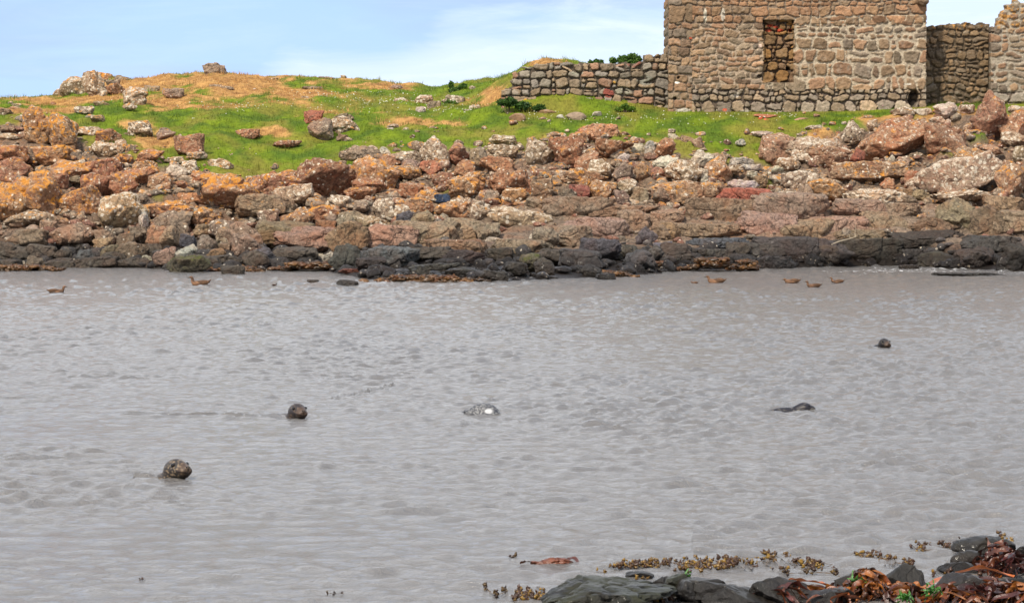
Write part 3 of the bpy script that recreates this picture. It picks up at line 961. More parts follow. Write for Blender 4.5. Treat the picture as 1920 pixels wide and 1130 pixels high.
crop(0, 90, 2.512, """
365 185 110 105 W; 450 182 90 110 W; 415 148 80 50 G; 498 140 90 44 O; 535 165 90 40 G; 580 150 60 36 G; 330 190 60 70 W; 455 195 90 60 W; 470 165 90 50 G; 540 190 90 50 R; 1010 108 95 52 G; 290 212 90 40 W; 625 230 120 105 W; 820 218 115 50 G; 720 195 90 40 G; 480 267 80 34 G; 612 280 60 26 W;
80 272 40 24 W; 20 305 85 50 G; 400 295 90 40 W; 460 335 60 45 G; 170 378 135 150 O; 302 400 130 160 O; 30 378 100 32 G; 30 416 110 30 W; 70 495 180 105 R; 250 500 190 90 O; 60 572 200 95 R;
400 390 110 50 W; 500 420 110 55 R; 490 475 130 66 W; 572 470 56 80 W; 665 382 120 70 W; 770 405 90 60 G; 890 460 150 110 R; 335 572 160 90 O; 490 555 240 90 R; 690 558 120 60 O; 830 528 80 40 W;
920 505 90 36 W; 890 558 80 60 W; 1030 555 100 50 W; 645 595 140 56 R; 820 585 90 45 P; 960 605 130 70 R; 760 625 130 90 R; 450 650 150 95 R; 570 645 130 120 R; 350 615 60 40 G; 1020 622 180 74 O;
205 695 235 170 O; 45 722 150 150 O; 20 662 90 50 O; 385 715 170 115 O; 560 780 200 140 W; 645 700 90 50 G; 676 805 44 90 P; 790 760 210 80 O; 810 822 210 115 G; 900 700 120 60 R; 1090 690 230 130 O;
965 800 130 74 O; 150 800 200 70 W; 230 832 90 72 G; 120 900 220 110 G; 340 872 165 105 G; 490 885 120 70 G; 490 928 92 64 G; 590 908 100 85 G; 655 868 90 60 G; 740 875 110 90 O; 800 902 120 84 G;
890 910 80 72 S; 970 858 170 84 G; 980 928 120 90 G; 1145 912 150 135 G; 1070 880 80 60 G; 1240 862 60 110 G; 1055 942 80 50 G; 40 970 130 84 D; 120 975 110 80 D; 200 966 120 74 D; 300 972 72 60 D;
410 972 140 74 S; 530 962 84 64 G; 640 958 140 66 G; 780 986 130 90 G; 880 965 84 66 P; 1010 976 80 46 H; 880 1020 150 84 A; 160 1008 80 54 G; 460 1012 180 56 D; 690 988 46 30 P; 620 1014 160 46 D;
960 1005 120 60 D; 1100 1046 84 44 D; 1060 1000 150 54 D; 1200 992 120 84 D; 20 1018 110 50 D; 290 1015 130 50 D; 545 985 110 46 D; 740 945 80 40 D; 270 620 110 60 R; 110 640 120 50 R; 700 510 130 60 R; 590 520 90 40 O; 850 640 100 44 R""")
crop(400, 90, 2.512, """
470 340 115 76 C; 520 392 112 92 G; 612 364 115 84 W; 600 330 92 44 G; 610 423 76 30 G; 180 402 112 46 R; 350 447 120 26 R; 155 357 20 13 W; 842 367 45 16 W; 834 388 36 22 P; 612 137 30 18 G;
530 143 80 20 G; 280 146 42 14 W; 195 196 16 12 W; 430 236 40 16 W; 465 190 80 22 G; 35 188 90 30 G; 885 248 50 26 W; 985 242 82 42 W; 1045 206 26 18 W; 1040 272 62 38 G; 975 293 46 32 P; 1102 299 42 20 P;
1200 298 42 20 P; 1130 243 90 34 W; 1222 190 30 24 W; 860 184 60 20 G; 1232 280 40 22 W; 480 614 290 135 R; 308 642 240 92 O; 385 690 200 84 W; 742 600 212 134 O; 700 505 150 62 G; 755 475 50 26 P; 810 492 52 42 P; 850 460 42 22 O;
828 532 84 54 R; 925 515 130 62 W; 925 552 120 60 G; 1050 492 112 100 W; 1150 490 112 74 R; 1030 562 100 54 R; 1232 512 72 72 G; 1185 572 100 84 R; 880 585 150 54 O; 760 645 160 60 R; 700 675 150 60 R;
930 662 150 84 R; 1185 650 150 84 O; 1070 706 72 36 U; 1000 692 100 54 O; 590 722 112 64 W; 220 742 200 84 B; 262 790 100 62 W; 402 802 130 92 O; 520 770 170 60 O; 530 830 120 50 R; 700 746 80 56 G;
800 752 112 84 W; 642 812 130 102 G; 745 832 150 84 W; 905 806 112 92 S; 1000 802 112 82 G; 870 770 100 54 W; 960 742 140 64 O; 1155 762 230 92 O; 320 872 230 112 B; 440 902 260 92 B; 140 922 140 122 G;
622 892 170 122 H; 830 882 230 92 B; 1010 872 250 100 B; 1180 852 160 84 B; 620 992 130 92 D; 545 993 56 50 P; 505 980 32 26 P; 240 977 130 92 S; 380 987 200 74 D; 800 977 260 104 S; 1000 972 200 64 D;
90 1046 90 42 D; 640 1048 130 20 C; 740 1012 120 54 D; 1050 1042 180 54 D; 1182 1062 130 44 D; 630 1106 84 26 D; 470 1098 42 12 D; 1150 932 250 64 B; 50 862 110 84 W; 40 912 90 64 G; 600 590 60 40 W; 1080 610 110 60 R""")
crop(850, 90, 2.512, """
245 432 112 44 W; 112 507 90 74 G; 225 487 150 54 W; 215 552 170 92 R; 410 492 130 112 W; 540 492 165 135 R; 740 472 172 92 R; 700 402 180 64 R; 640 542 112 84 R; 800 516 50 36 P; 860 431 36 26 P;
870 476 62 42 P; 925 467 52 72 P; 1000 477 92 72 R; 1030 391 36 15 P; 1035 421 46 30 P; 1100 436 82 36 H; 1155 456 60 50 G; 700 572 112 74 W; 800 592 112 84 G; 890 582 72 72 O; 970 582 84 64 R;
1000 537 100 52 P; 1080 592 140 92 W; 1165 525 100 62 P; 1180 602 50 72 P; 300 627 182 92 R; 60 642 142 84 O; 180 702 92 64 G; 290 692 122 74 O; 420 672 122 102 O; 530 692 112 74 G; 600 672 112 84 C;
620 612 162 64 O; 700 662 142 92 O; 820 652 102 74 W; 795 707 80 74 G; 600 755 262 88 B; 390 732 122 54 G; 90 762 190 84 W; 1090 672 330 92 O; 880 692 92 64 G; 990 692 102 74 G; 1190 732 46 28 P;
1125 730 62 34 G; 60 842 142 74 B; 160 862 112 84 B; 320 802 242 92 W; 420 902 112 84 B; 550 882 162 92 B; 330 932 202 64 B; 700 842 232 92 B; 790 770 260 60 B; 860 812 152 92 B; 1000 802 122 74 B;
1000 867 124 74 H; 900 892 92 74 S; 700 950 192 100 S; 600 1002 152 92 D; 980 932 92 52 S; 950 972 92 64 S; 880 1002 132 74 S; 1060 972 132 74 S; 360 1012 112 84 A; 430 1032 92 74 D; 200 1076 112 52 D;
110 1070 72 42 D; 640 1052 112 52 S; 720 1076 72 32 D; 300 1042 92 64 D; 230 972 102 52 D; 1100 1030 112 24 S; 60 982 152 64 D; 60 1050 90 40 D; 780 960 130 60 D; 470 980 130 60 D; 590 420 90 50 O""")
crop(1240, 180, 3.138, """
590 218 120 26 P; 470 275 52 34 P; 905 184 104 22 P; 690 298 280 178 R; 900 332 330 124 W; 990 382 210 84 R; 750 400 120 84 W; 470 385 132 48 P; 530 420 102 36 P; 535 460 72 42 P; 480 525 132 62 P;
585 500 92 62 B; 700 432 92 32 P; 330 365 92 62 G; 350 432 132 104 O; 430 430 90 52 W; 820 492 222 114 W; 960 542 152 114 O; 850 602 152 114 G; 740 592 122 84 W; 262 632 60 40 P; 182 635 72 46 G;
470 590 400 90 C; 380 682 480 130 B; 750 672 350 160 B; 620 765 300 130 B; 860 782 222 112 B; 300 790 330 84 B; 50 802 112 92 H; 330 862 380 64 S; 800 892 520 140 D; 460 902 152 104 D; 100 932 192 104 D;
660 980 250 84 S; 300 925 230 60 D; 150 1006 152 26 S; 600 910 200 90 D""")
crop(1520, 160, 2.9725, """
440 292 300 210 R; 750 292 285 175 R; 990 195 215 220 R; 1125 232 150 132 R; 750 136 112 84 P; 865 132 82 52 W; 1150 132 82 42 W; 240 262 112 84 W; 340 216 62 52 W; 255 405 74 92 C; 590 388 60 28 G;
450 411 32 32 P; 520 422 82 52 W; 1010 356 112 72 R; 1130 302 142 62 W; 1165 372 62 82 W; 100 375 220 100 R; 300 482 400 102 O; 100 582 182 114 O; 330 625 292 84 W; 800 492 420 204 W; 1112 522 172 182 O;
570 512 112 92 R; 890 402 172 84 O; 430 562 82 62 R; 520 602 92 62 H; 620 612 92 62 G; 830 622 252 64 W; 530 642 102 50 B; 1080 662 202 92 B; 530 140 80 40 W; 620 146 82 42 P; 490 152 82 52 W;
290 692 252 102 B; 480 702 252 74 B; 800 722 222 152 B; 410 762 202 92 B; 670 785 260 100 H; 650 858 300 84 D; 950 762 182 152 B; 1110 762 202 124 B; 150 772 252 92 B; 280 832 252 64 B; 320 910 352 120 D;
60 935 152 114 D; 700 968 192 92 D; 920 968 162 104 D; 1130 972 172 142 D; 850 1053 300 18 D; 540 1012 92 22 D; 1000 882 252 84 D; 560 942 102 52 D; 1180 180 130 60 R; 700 200 90 40 W; 600 280 60 50 R""")
FG = []
for r in """400 252 430 100 A; 640 222 84 56 D; 700 228 74 92 A; 752 232 170 100 D; 905 252 260 90 D; 1060 250 170 88 D; 1340 190 142 76 D; 1480 196 150 84 D; 1660 236 232 88 D; 1712 162 160 36 S;
1778 92 172 68 D; 1722 132 112 54 D; 1865 232 150 66 S; 1900 150 90 60 D; 545 184 100 22 S; 1920 100 120 50 S; 1250 255 160 60 D; 1180 262 120 60 D""".replace('\n', ' ').split(';'):
    r = r.split()
    FG.append((900 + float(r[0]) / 1.882, 980 + float(r[1]) / 1.882, float(r[2]) / 1.882, float(r[3]) / 1.882, r[4]))

rock_records = []


def rock_mesh(w, h, d, typ, seed, level, ledge, sharp):
    V, Fc = ico(level)
    rs = np.random.RandomState(seed)
    k = rs.randint(9, 15)
    fg = seed >= 800
    r = poly_radius(V, rs, 8 if fg else k, 0.42 if fg else (0.58 if sharp else 0.70), 0.98, flat=1.0 if (ledge or rs.rand() < .3) and not fg else 0.0, hard=34.0 if fg else 24.0)
    P = V * r[:, None]
    S = np.array([w / 2, d / 2, h / 2])
    Wp = P * S + seed * 3.7
    m = float(min(w, h))
    n = fbm(Wp / max(m, .25) * 1.6, 5, 0.55)
    amp = 0.075 if fg else (0.19 if not ledge else 0.095)
    P = P * (1 + amp * n)[:, None]
    rdg = 1 - np.abs(fbm(Wp / max(m, .25) * 0.9 + 5, 3, 0.5)) * 2
    P = P * (1 - 0.16 * np.clip(rdg - 0.60, 0, 1) * 2)[:, None]
    if ledge:
        # bedding: layers stepping in and out
        zz = (P[:, 2] * h / 2 + 0.05 * w * P[:, 0] * rs.normal()) / rs.uniform(.35, .7) + 1.3 * fbm(Wp * 0.6, 3)
        st = np.abs(zz - np.round(zz)) * 2
        P[:, :2] *= (1 - 0.06 * sstep(0.75, 1.0, st) + 0.04 * perlin(np.stack([np.round(zz), np.zeros_like(zz), np.zeros_like(zz) + seed], 1) * 1.3))[:, None]
    return P * S, Fc


def add_rock(px, py, w, h, typ, i, name='boulder', Yb=None, fg=False):
    base = py + h * 0.42
    if Yb is None:
        Yb = ground_Y(px, base) if not fg else float(wY(min(base, 1160)))
    s = Yb / F
    dfac = 0.85 if w / h < 1.8 else 0.6
    W, Hh = w * s * 1.10, h * s * 1.22
    if typ in 'BD' and w / h > 1.5 and not fg:
        W, Hh = w * s * 1.42, h * s * 1.38
    if fg:
        W, Hh = w * s * 1.12, h * s * 1.22
    D = max(min(W, 2.2) * dfac, Hh * 0.8)
    ledge = (typ in 'BD' and w / h > 1.6 and not fg) or (typ == 'C' and w / h > 3)
    Yc = Yb + D * 0.28
    V, Fc = rock_mesh(W, Hh, D, typ, 100 + i, 5 if (w > 44 or fg) else (4 if w > 14 else 3), ledge, typ in 'CSGR' or fg)
    lev = 0
    c = at(px, py + h * 0.06, Yc)
    o = mesh_np('rock_ledge' if ledge else name, V, Fc, ROCK, loc=c)
    col, lo, lw, word = TYPES[typ]
    rs = np.random.RandomState(900 + i)
    k = 1.10 * math.exp(rs.normal() * 0.14)
    o['tint'] = [col[0] * k * (1 + rs.normal() * .06), col[1] * k, col[2] * k * (1 + rs.normal() * .08)]
    o['orange'] = lo + (0.10 if px < 520 else (-0.04 if px < 900 else -0.14))
    o['white'] = lw
    if typ == 'D' and px < 640 and not fg:
        o['tint'] = [0.105, 0.088, 0.068]
    o['wet'] = 0.9 if (fg and typ in 'DA') else ((0.5 if px > 640 else 0.12) if typ == 'D' else (0.35 if fg else 0.0))
    o['algae'] = (0.55 if fg else 1.0) if typ == 'A' else (0.12 if fg else 0.0)
    if typ in 'DS' and not fg:
        o['white'] = -0.6
    if fg and typ in 'DAS':
        o['white'] = -1.2
        o['orange'] = -0.8
        o['tint'] = [c_ * 1.1 for c_ in ((0.055, 0.052, 0.05) if typ != 'A' else (0.05, 0.055, 0.045))]
    rock_records.append(dict(o=o, px=px, py=py, w=w, h=h, typ=typ, word=word, ledge=ledge, fg=fg))
    return o


for i, (px, py, w, h, typ) in enumerate(ROCKS):
    add_rock(px, py, w, h, typ, i)
for i, (px, py, w, h, typ) in enumerate(FG):
    add_rock(px, py, w, h, typ, 700 + i, name='shore_rock', fg=True)

# loose small stones between the boulders: far too many to count, one object
def rubble():
    rs = np.random.RandomState(11)
    Vs, Fs, Cs = [], [], []
    off = 0
    V0, F0 = ico(2)
    protos = []
    RC = np.array([(.22, .115, .08), (.22, .15, .10), (.19, .15, .11), (.26, .20, .15), (.34, .29, .22), (.20, .10, .07), (.17, .14, .11)])
    for k in range(14):
        r = poly_radius(V0, rs, 10, 0.6, 0.95) * (1 + 0.08 * fbm(V0 * 2 + k * 5, 3))
        protos.append(V0 * r[:, None])
    n = 0
    while n < 7400:
        px = rs.uniform(-120, 2040) if n < 5200 else (rs.uniform(-700, -60) if n % 2 else rs.uniform(1960, 2700))
        edge = np.interp(px, EDX, EDY)
        py = rs.uniform(edge - 4, float(np.interp(px, WXP, WYP)) - 1)
        if rs.rand() < 0.02:
            py = rs.uniform(edge - 45, edge)
        if 860 < px < 2100 and 388 < py < 462 and rs.rand() < .8:
            n += 1
            continue
        Y = ground_Y(px, py)
        s = Y / F * (1.0 if n < 5200 else 1.9)
        big = (7 + 22 * rs.rand() ** 1.9) * (1 if py < 470 else 1.3) * (0.6 if py < edge else 1)
        sx = big * s / 2
        P = protos[rs.randint(14)] * np.array([sx * rs.uniform(.8, 1.3), sx * rs.uniform(.7, 1.1), sx * rs.uniform(.5, .85)])
        a = rs.rand() * 6.28
        P = P @ np.array([[math.cos(a), math.sin(a), 0], [-math.sin(a), math.cos(a), 0], [0, 0, 1]])
        X = (px - 960) / F * Y
        P = P + np.array([X, Y, float(surf_z(px, Y)) + sx * 0.25])
        pk = RC[rs.randint(len(RC))] if py < 455 else np.array([0.07, 0.064, 0.06])
        Cs.append(np.tile(pk * math.exp(rs.normal() * .22), (len(P), 1)))
        Vs.append(P)
        Fs.append(F0 + off)
        off += len(P)
        n += 1
    o = mesh_np('rubble', np.concatenate(Vs), np.concatenate(Fs), ROCKV, np.concatenate(Cs))
    o['orange'] = 0.6
    o['white'] = 0.6
    o['wet'] = 0.0
    o['algae'] = 0.0
    tag(o, 'small broken stones filling the gaps between the shore boulders', 'rubble', kind='stuff')


rubble()


# ------------------------------------------------------------------ grass, flowers
def blades(name, n, seed, accept, hgt, wid, colf, mat, label, cat, lean=0.35):
    rs = np.random.RandomState(seed)
    px = rs.uniform(-200, 2100, n * 6)
    Y = rs.uniform(112, 152, n * 6)
    z = np.array(surf_z(px, Y))
    row = HOR - F * (z - EYE) / Y
    X = (px - 960) / F * Y
    a = accept(px, row, X, Y, rs)
    idx = np.nonzero(rs.rand(len(px)) < a)[0][:n]
    px, Y, z, row, X = px[idx], Y[idx], z[idx], row[idx], X[idx]
    m = len(px)
    th = rs.rand(m) * math.pi
    h = hgt(px, row, rs, m)
    w = wid * (0.6 + 0.8 * rs.rand(m))
    dx, dy = np.cos(th) * w / 2, np.sin(th) * w / 2
    lx, ly = rs.normal(size=m) * lean * h, rs.normal(size=m) * lean * h
    V = np.zeros((m, 3, 3))
    V[:, 0] = np.stack([X - dx, Y - dy, z - 0.03], 1)
    V[:, 1] = np.stack([X + dx, Y + dy, z - 0.03], 1)
    V[:, 2] = np.stack([X + lx, Y + ly, z + h], 1)
    c = np.repeat(colf(px, row, X, Y, rs), 3, 0)
    o = mesh_np(name, V.reshape(-1, 3), np.arange(m * 3).reshape(-1, 3), mat, c, smooth=False)
    tag(o, label, cat, kind='stuff')
    return o


def acc_grass(px, row, X, Y, rs):
    c, turf, d = cover(px, row, X, Y)
    return turf ** 2 * 0.9


def col_grass(px, row, X, Y, rs):
    c, turf, d = cover(px, row, X, Y)
    return c * (0.75 + 0.6 * rs.rand(len(px)))[:, None]


blades('grass', 100000, 5, acc_grass, lambda px, row, rs, m: (0.05 + 0.10 * rs.rand(m)) * (0.8 + 1.6 * np.clip(n2(px * .04, row * .16, 1.0, 3, 44.0), 0, 1)), 0.035, col_grass, GRASS, 'short green and dry tan grass covering the slope above the rocks', 'grass')

DAISY = [(560, 205, 140, 7), (700, 190, 110, 12), (860, 212, 140, 9), (1000, 222, 140, 8), (1150, 225, 140, 8), (1300, 222, 110, 8), (1430, 220, 90, 7), (1200, 232, 200, 7), (620, 182, 60, 6)]


def acc_daisy(px, row, X, Y, rs):
    v = np.zeros_like(px)
    for a in DAISY:
        v = np.maximum(v, ell(px, row, *a))
    c, turf, d = cover(px, row, X, Y)
    return v * turf * (0.5 + 0.8 * n2(X, Y, 0.8, 3, 31.0)).clip(0, 1) * 0.9 + turf * 0.003


def flowers(name, n, seed, accept, size, lift, c0, c1, label, cat):
    rs = np.random.RandomState(seed)
    px = rs.uniform(-100, 2050, n * 12)
    Y = rs.uniform(112, 150, n * 12)
    z = np.array(surf_z(px, Y))
    row = HOR - F * (z - EYE) / Y
    X = (px - 960) / F * Y
    a = accept(px, row, X, Y, rs)
    idx = np.nonzero(rs.rand(len(px)) < a)[0][:n]
    m = len(idx)
    X, Y, z = X[idx], Y[idx], z[idx]
    s = size * (0.6 + 0.8 * rs.rand(m))
    zc = z + lift * (0.5 + rs.rand(m))
    O = np.array([[-1, 0, 0], [0, 0, -.7], [1, 0, 0], [0, 0, .8], [0, -.8, .1], [0, .8, .1]])
    Fo = np.array([[0, 1, 4], [1, 2, 4], [2, 3, 4], [3, 0, 4], [1, 0, 5], [2, 1, 5], [3, 2, 5], [0, 3, 5]])
    V = O[None] * s[:, None, None] + np.stack([X, Y, zc], 1)[:, None, :]
    Fc = (Fo[None] + (np.arange(m) * 6)[:, None, None]).reshape(-1, 3)
    k = rs.rand(m)[:, None]
    c = np.repeat(np.array(c0) * k + np.array(c1) * (1 - k), 6, 0)
    o = mesh_np(name, V.reshape(-1, 3), Fc, PETAL, c, smooth=False)
    tag(o, label, cat, kind='stuff')


flowers('daisies', 2700, 21, acc_daisy, 0.026, 0.10, (0.75, 0.74, 0.62), (0.5, 0.5, 0.30), 'scattered small white flowers in bands across the turf', 'flowers')
THRIFT = [(1040, 325, 45, 8), (1100, 318, 30, 6), (1020, 332, 20, 5), (880, 325, 22, 5), (1545, 318, 30, 5), (1600, 312, 40, 6), (1660, 205, 14, 6), (1500, 258, 20, 6), (1855, 238, 40, 8), (1585, 248, 20, 7), (1540, 262, 20, 6), (300, 345, 30, 8), (390, 375, 25, 6), (1530, 330, 25, 5),
          (440, 290, 50, 8), (230, 385, 25, 6), (1810, 218, 10, 5), (1745, 288, 8, 8), (670, 278, 25, 5)]


def acc_thrift(px, row, X, Y, rs):
    v = np.zeros_like(px)
    for a in THRIFT:
        v = np.maximum(v, ell(px, row, *a))
    return (v > 0.45) * 0.35


flowers('thrift_flowers', 2600, 22, acc_thrift, 0.030, 0.16, (0.50, 0.25, 0.30), (0.42, 0.27, 0.22), 'faded pink thrift flowers growing in cushions between the boulders', 'flowers')


# ------------------------------------------------------------------ shrubs
def shrub(name, lobes, n, seed, leaf, Y, label, c0=(0.030, 0.075, 0.012), c1=(0.085, 0.16, 0.022), base_row=None, cat='shrub'):
    rs = np.random.RandomState(seed)
    s = Y / F
    cx = np.mean([l[0] for l in lobes])
    root = bpy.data.objects.new(name, None)
    COL.objects.link(root)
    by = base_row if base_row else max(l[1] + l[3] for l in lobes)
    root.location = at(cx, by, Y)
    tag(root, label, cat)
    L = np.array(root.location)
    cen, tot = [], sum(l[2] * l[3] for l in lobes)
    stems_V, stems_F = [], []
    for (lx, ly, rx, ry) in lobes:
        m = int(n * lx ** 0 * (rx * ry) / tot)
        d = rs.normal(size=(m, 3))
        d /= np.linalg.norm(d, axis=1)[:, None]
        rad = rs.rand(m) ** 0.4 * (0.75 + 0.35 * perlin(d * 2.2 + seed + lx))
        c = np.array(at(lx, ly, Y))
        cen.append(c + d * rad[:, None] * np.array([rx * s, rx * s * 0.8, ry * s]))
    P = np.concatenate(cen)
    m = len(P)
    a = rs.normal(size=(m, 3)); a /= np.linalg.norm(a, axis=1)[:, None]
    b = np.cross(a, rs.normal(size=(m, 3))); b /= np.linalg.norm(b, axis=1)[:, None]
    sz = leaf * (0.6 + 0.8 * rs.rand(m))[:, None]
    V = np.stack([P - a * sz, P - b * sz * .5, P + a * sz, P + b * sz * .5], 1) - L
    k = np.clip(0.5 + 0.35 * rs.normal(size=(m, 1)) + 0.6 * perlin(P * 2.5)[:, None], 0, 1)
    c = np.array(c0) * (1 - k) + np.array(c1) * k
    mesh_np('foliage', V.reshape(-1, 3), np.arange(m * 4).reshape(-1, 4), LEAF, np.repeat(c, 4, 0), smooth=False, parent=root)
    SV, SF = [], []
    for (lx, ly, rx, ry) in lobes:
        for q in range(3):
            p1 = np.array(at(lx + rs.uniform(-.5, .5) * rx, ly, Y)) - L
            p0 = np.array([p1[0] * .5, rs.uniform(-.1, .1), -0.15])
            ang = np.arange(5) / 5 * 6.283
            ring = np.stack([np.cos(ang), np.sin(ang), ang * 0], 1)
            o_ = sum(len(v) for v in SV)
            SV.append(np.concatenate([p0 + ring * .03, p1 + ring * .012]))
            SF.append(np.array([[i, (i + 1) % 5, 5 + (i + 1) % 5, 5 + i] for i in range(5)]) + o_)
    mesh_np('stem', np.concatenate(SV), np.concatenate(SF), WOOD, np.tile([[0.10, 0.07, 0.045]], (sum(map(len, SV)), 1)), parent=root)


shrub('shrub', [(852, 172, 14, 10), (868, 166, 12, 12), (846, 160, 6, 10), (880, 174, 10, 8)], 1500, 1, 0.075, 137.0, 'small round dark green bush standing alone on the slope left of the garden wall')
shrub('low_bush', [(845, 195, 18, 9), (820, 198, 12, 6)], 700, 9, 0.06, 131.0, 'sprawling pale green bush low on the slope beneath the round dark bush', c0=(0.05, 0.10, 0.015), c1=(0.12, 0.2, 0.03), cat='bush')
shrub('shrub', [(955, 192, 20, 12), (980, 198, 22, 10), (1010, 202, 16, 8), (940, 192, 12, 9)], 2600, 2, 0.06, 125.0, 'dark green spreading bush against the broken left end of the garden wall', c0=(0.018, 0.05, 0.010), c1=(0.055, 0.12, 0.016))
shrub('shrub', [(1168, 112, 15, 10), (1185, 109, 13, 11), (1150, 114, 9, 8), (1197, 112, 8, 10), (1178, 120, 22, 10)], 1700, 3, 0.08, 132.0, 'larger green bush showing its top above the garden wall near the building', c0=(0.05, 0.11, 0.02), c1=(0.12, 0.21, 0.04), base_row=150)
shrub('shrub', [(1118, 117, 9, 8), (1107, 118, 7, 6), (1128, 118, 6, 7), (1118, 124, 14, 8)], 800, 4, 0.07, 132.0, 'smaller green bush peeping over the middle of the garden wall', c0=(0.05, 0.11, 0.02), c1=(0.12, 0.21, 0.04), base_row=150)
shrub('nettle_clump', [(1172, 200, 12, 8), (1160, 205, 10, 6), (1184, 204, 12, 6)], 700, 5, 0.05, 124.9, 'bright green nettle clump at the foot of the garden wall', c0=(0.05, 0.11, 0.012), c1=(0.12, 0.21, 0.02), cat='plant')
shrub('nettle_clump', [(1812, 182, 8, 7), (1823, 176, 6, 10), (1802, 186, 8, 5)], 600, 6, 0.05, 127.5, 'green plants growing in front of the set-back rubble wall', c0=(0.03, 0.09, 0.012), c1=(0.09, 0.17, 0.02), cat='plant')


# ------------------------------------------------------------------ floating and draped seaweed
def ribbon(pts, w, rs, twist=0.6, ruffle=0.25):
    """a strap with a ruffled edge along pts; returns V,F"""
    pts = np.array(pts, float)
    t = np.linspace(0, 1, 22)
    k = np.linspace(0, 1, len(pts))
    P = np.stack([np.interp(t, k, pts[:, i]) for i in range(3)], 1)
    for _ in range(3):
        P[1:-1] = (P[:-2] + P[1:-1] * 2 + P[2:]) / 4
    T = np.gradient(P, axis=0)
    T /= np.linalg.norm(T, axis=1)[:, None] + 1e-9
    up = np.array([rs.normal() * .3, rs.normal() * .3, 1.0])
    S = np.cross(T, up)
    S /= np.linalg.norm(S, axis=1)[:, None] + 1e-9
    N = np.cross(S, T)
    a = twist * np.sin(t * 5 + rs.rand() * 6)
    S2 = S * np.cos(a)[:, None] + N * np.sin(a)[:, None]
    N2 = np.cross(S2, T)
    wd = w * (0.35 + 0.65 * np.sin(np.pi * np.clip(t * .9 + .08, 0, 1))) / 2
    V = []
    for j, u in enumerate((-1, -0.45, 0, 0.45, 1)):
        rf = ruffle * w * np.sin(t * 26 + j * 2.1 + rs.rand() * 6) * abs(u) * .4
        V.append(P + S2 * (wd * u)[:, None] + N2 * (rf + 0.12 * w * u * u)[:, None])
    V = np.stack(V, 1).reshape(-1, 3)
    return V, grid_faces(22, 5)


KCOL = [(0.12, 0.038, 0.010), (0.075, 0.022, 0.009), (0.20, 0.068, 0.012), (0.05, 0.017, 0.009), (0.15, 0.04, 0.010), (0.06, 0.016, 0.010)]


def water_pt(px, py, lift=0.0):
    Y = float(wY(py))
    return np.array([(px - 960) / F * Y / (CP + (565 - py) / F * SP) * 1.0, Y, lift])


def kelp_heap(px, py, w, h, n, seed, label, pal=None, lift=0.12, long=(0.25, 0.6), wid=(0.02, 0.065)):
    rs = np.random.RandomState(seed)
    c = water_pt(px, py)
    s = c[1] / F
    pal = pal or KCOL
    Vs, Fs, Cs = [], [], []
    off = 0
    for i in range(n):
        bx, by = rs.normal() * w * s * .27, rs.normal() * h * s * 1.6
        z0 = max(0.02, lift * (1.2 - abs(bx) / (w * s * .6 + 1e-6)) * rs.uniform(.4, 1.1))
        L = rs.uniform(*long)
        a = rs.rand() * 6.28
        d = np.array([math.cos(a), math.sin(a) * .7, 0])
        p0 = np.array([bx, by, z0])
        pts = [p0 - d * L * .5 - np.array([0, 0, rs.uniform(0.02, .10)]), p0 - d * L * .2 + np.array([0, 0, rs.uniform(-.02, .06)]),
               p0 + np.array([rs.normal() * .04, rs.normal() * .04, rs.uniform(0, .07)]), p0 + d * L * .25 + np.array([rs.normal() * .06, rs.normal() * .06, rs.uniform(-.02, .04)]),
               p0 + d * L * .5 - np.array([0, 0, rs.uniform(0.03, .12)])]
        V, Fc = ribbon(pts, rs.uniform(*wid), rs, twist=1.0)
        Vs.append(V)
        Fs.append(Fc + off)
        off += len(V)
        k = np.array(pal[rs.randint(len(pal))]) * math.exp(rs.normal() * .25)
        Cs.append(np.tile(k, (len(V), 1)))
    o = mesh_np('kelp_heap', np.concatenate(Vs), np.concatenate(Fs), KELP, np.concatenate(Cs), loc=tuple(c))
    tag(o, label, 'kelp')
    return o


def C7(x, y):
    return 900 + x / 1.882, 980 + y / 1.882


def kh(x, y, w, h, *a, **k):
    px, py = C7(x, y)
    return kelp_heap(px, py, w / 1.882, h / 1.882, *a, **k)


ORG = [(0.24, 0.078, 0.012), (0.12, 0.04, 0.010), (0.17, 0.045, 0.010), (0.06, 0.022, 0.01)]
DRED = [(0.055, 0.014, 0.012), (0.035, 0.012, 0.009), (0.07, 0.020, 0.012), (0.11, 0.032, 0.012)]
kh(1370, 262, 150, 30, 130, 1, 'bright orange frilly kelp heaped in front of the shiny black rocks', pal=ORG, lift=0.15, long=(.1, .25), wid=(.02, .06))
kh(1240, 276, 170, 24, 60, 2, 'dark brown kelp heap left of the bright orange frilly kelp', lift=0.06, long=(.15, .4))
kh(1520, 274, 190, 30, 70, 3, 'brown and orange kelp straps piled right of the bright orange frilly kelp', lift=0.07, pal=KCOL + ORG[:2], long=(.15, .4))
kh(1850, 172, 150, 50, 110, 4, 'dark red kelp draped over the rocks at the far right of the near shore', pal=DRED, lift=0.15, long=(.12, .3), wid=(.02, .06))
kh(1790, 272, 200, 30, 90, 5, 'deep purple-red kelp mound in front of the flat slate-grey rock', pal=DRED, lift=0.10, long=(.12, .35))
kh(1890, 275, 120, 30, 60, 6, 'tangled brown kelp at the bottom right corner of the shore', lift=0.08)
kh(1660, 278, 140, 20, 40, 8, 'low brown kelp lying at the foot of the broad dark rock', lift=0.08)
kh(1090, 278, 150, 16, 34, 9, 'narrow strip of brown kelp along the bottom edge between two dark rocks', lift=0.10)


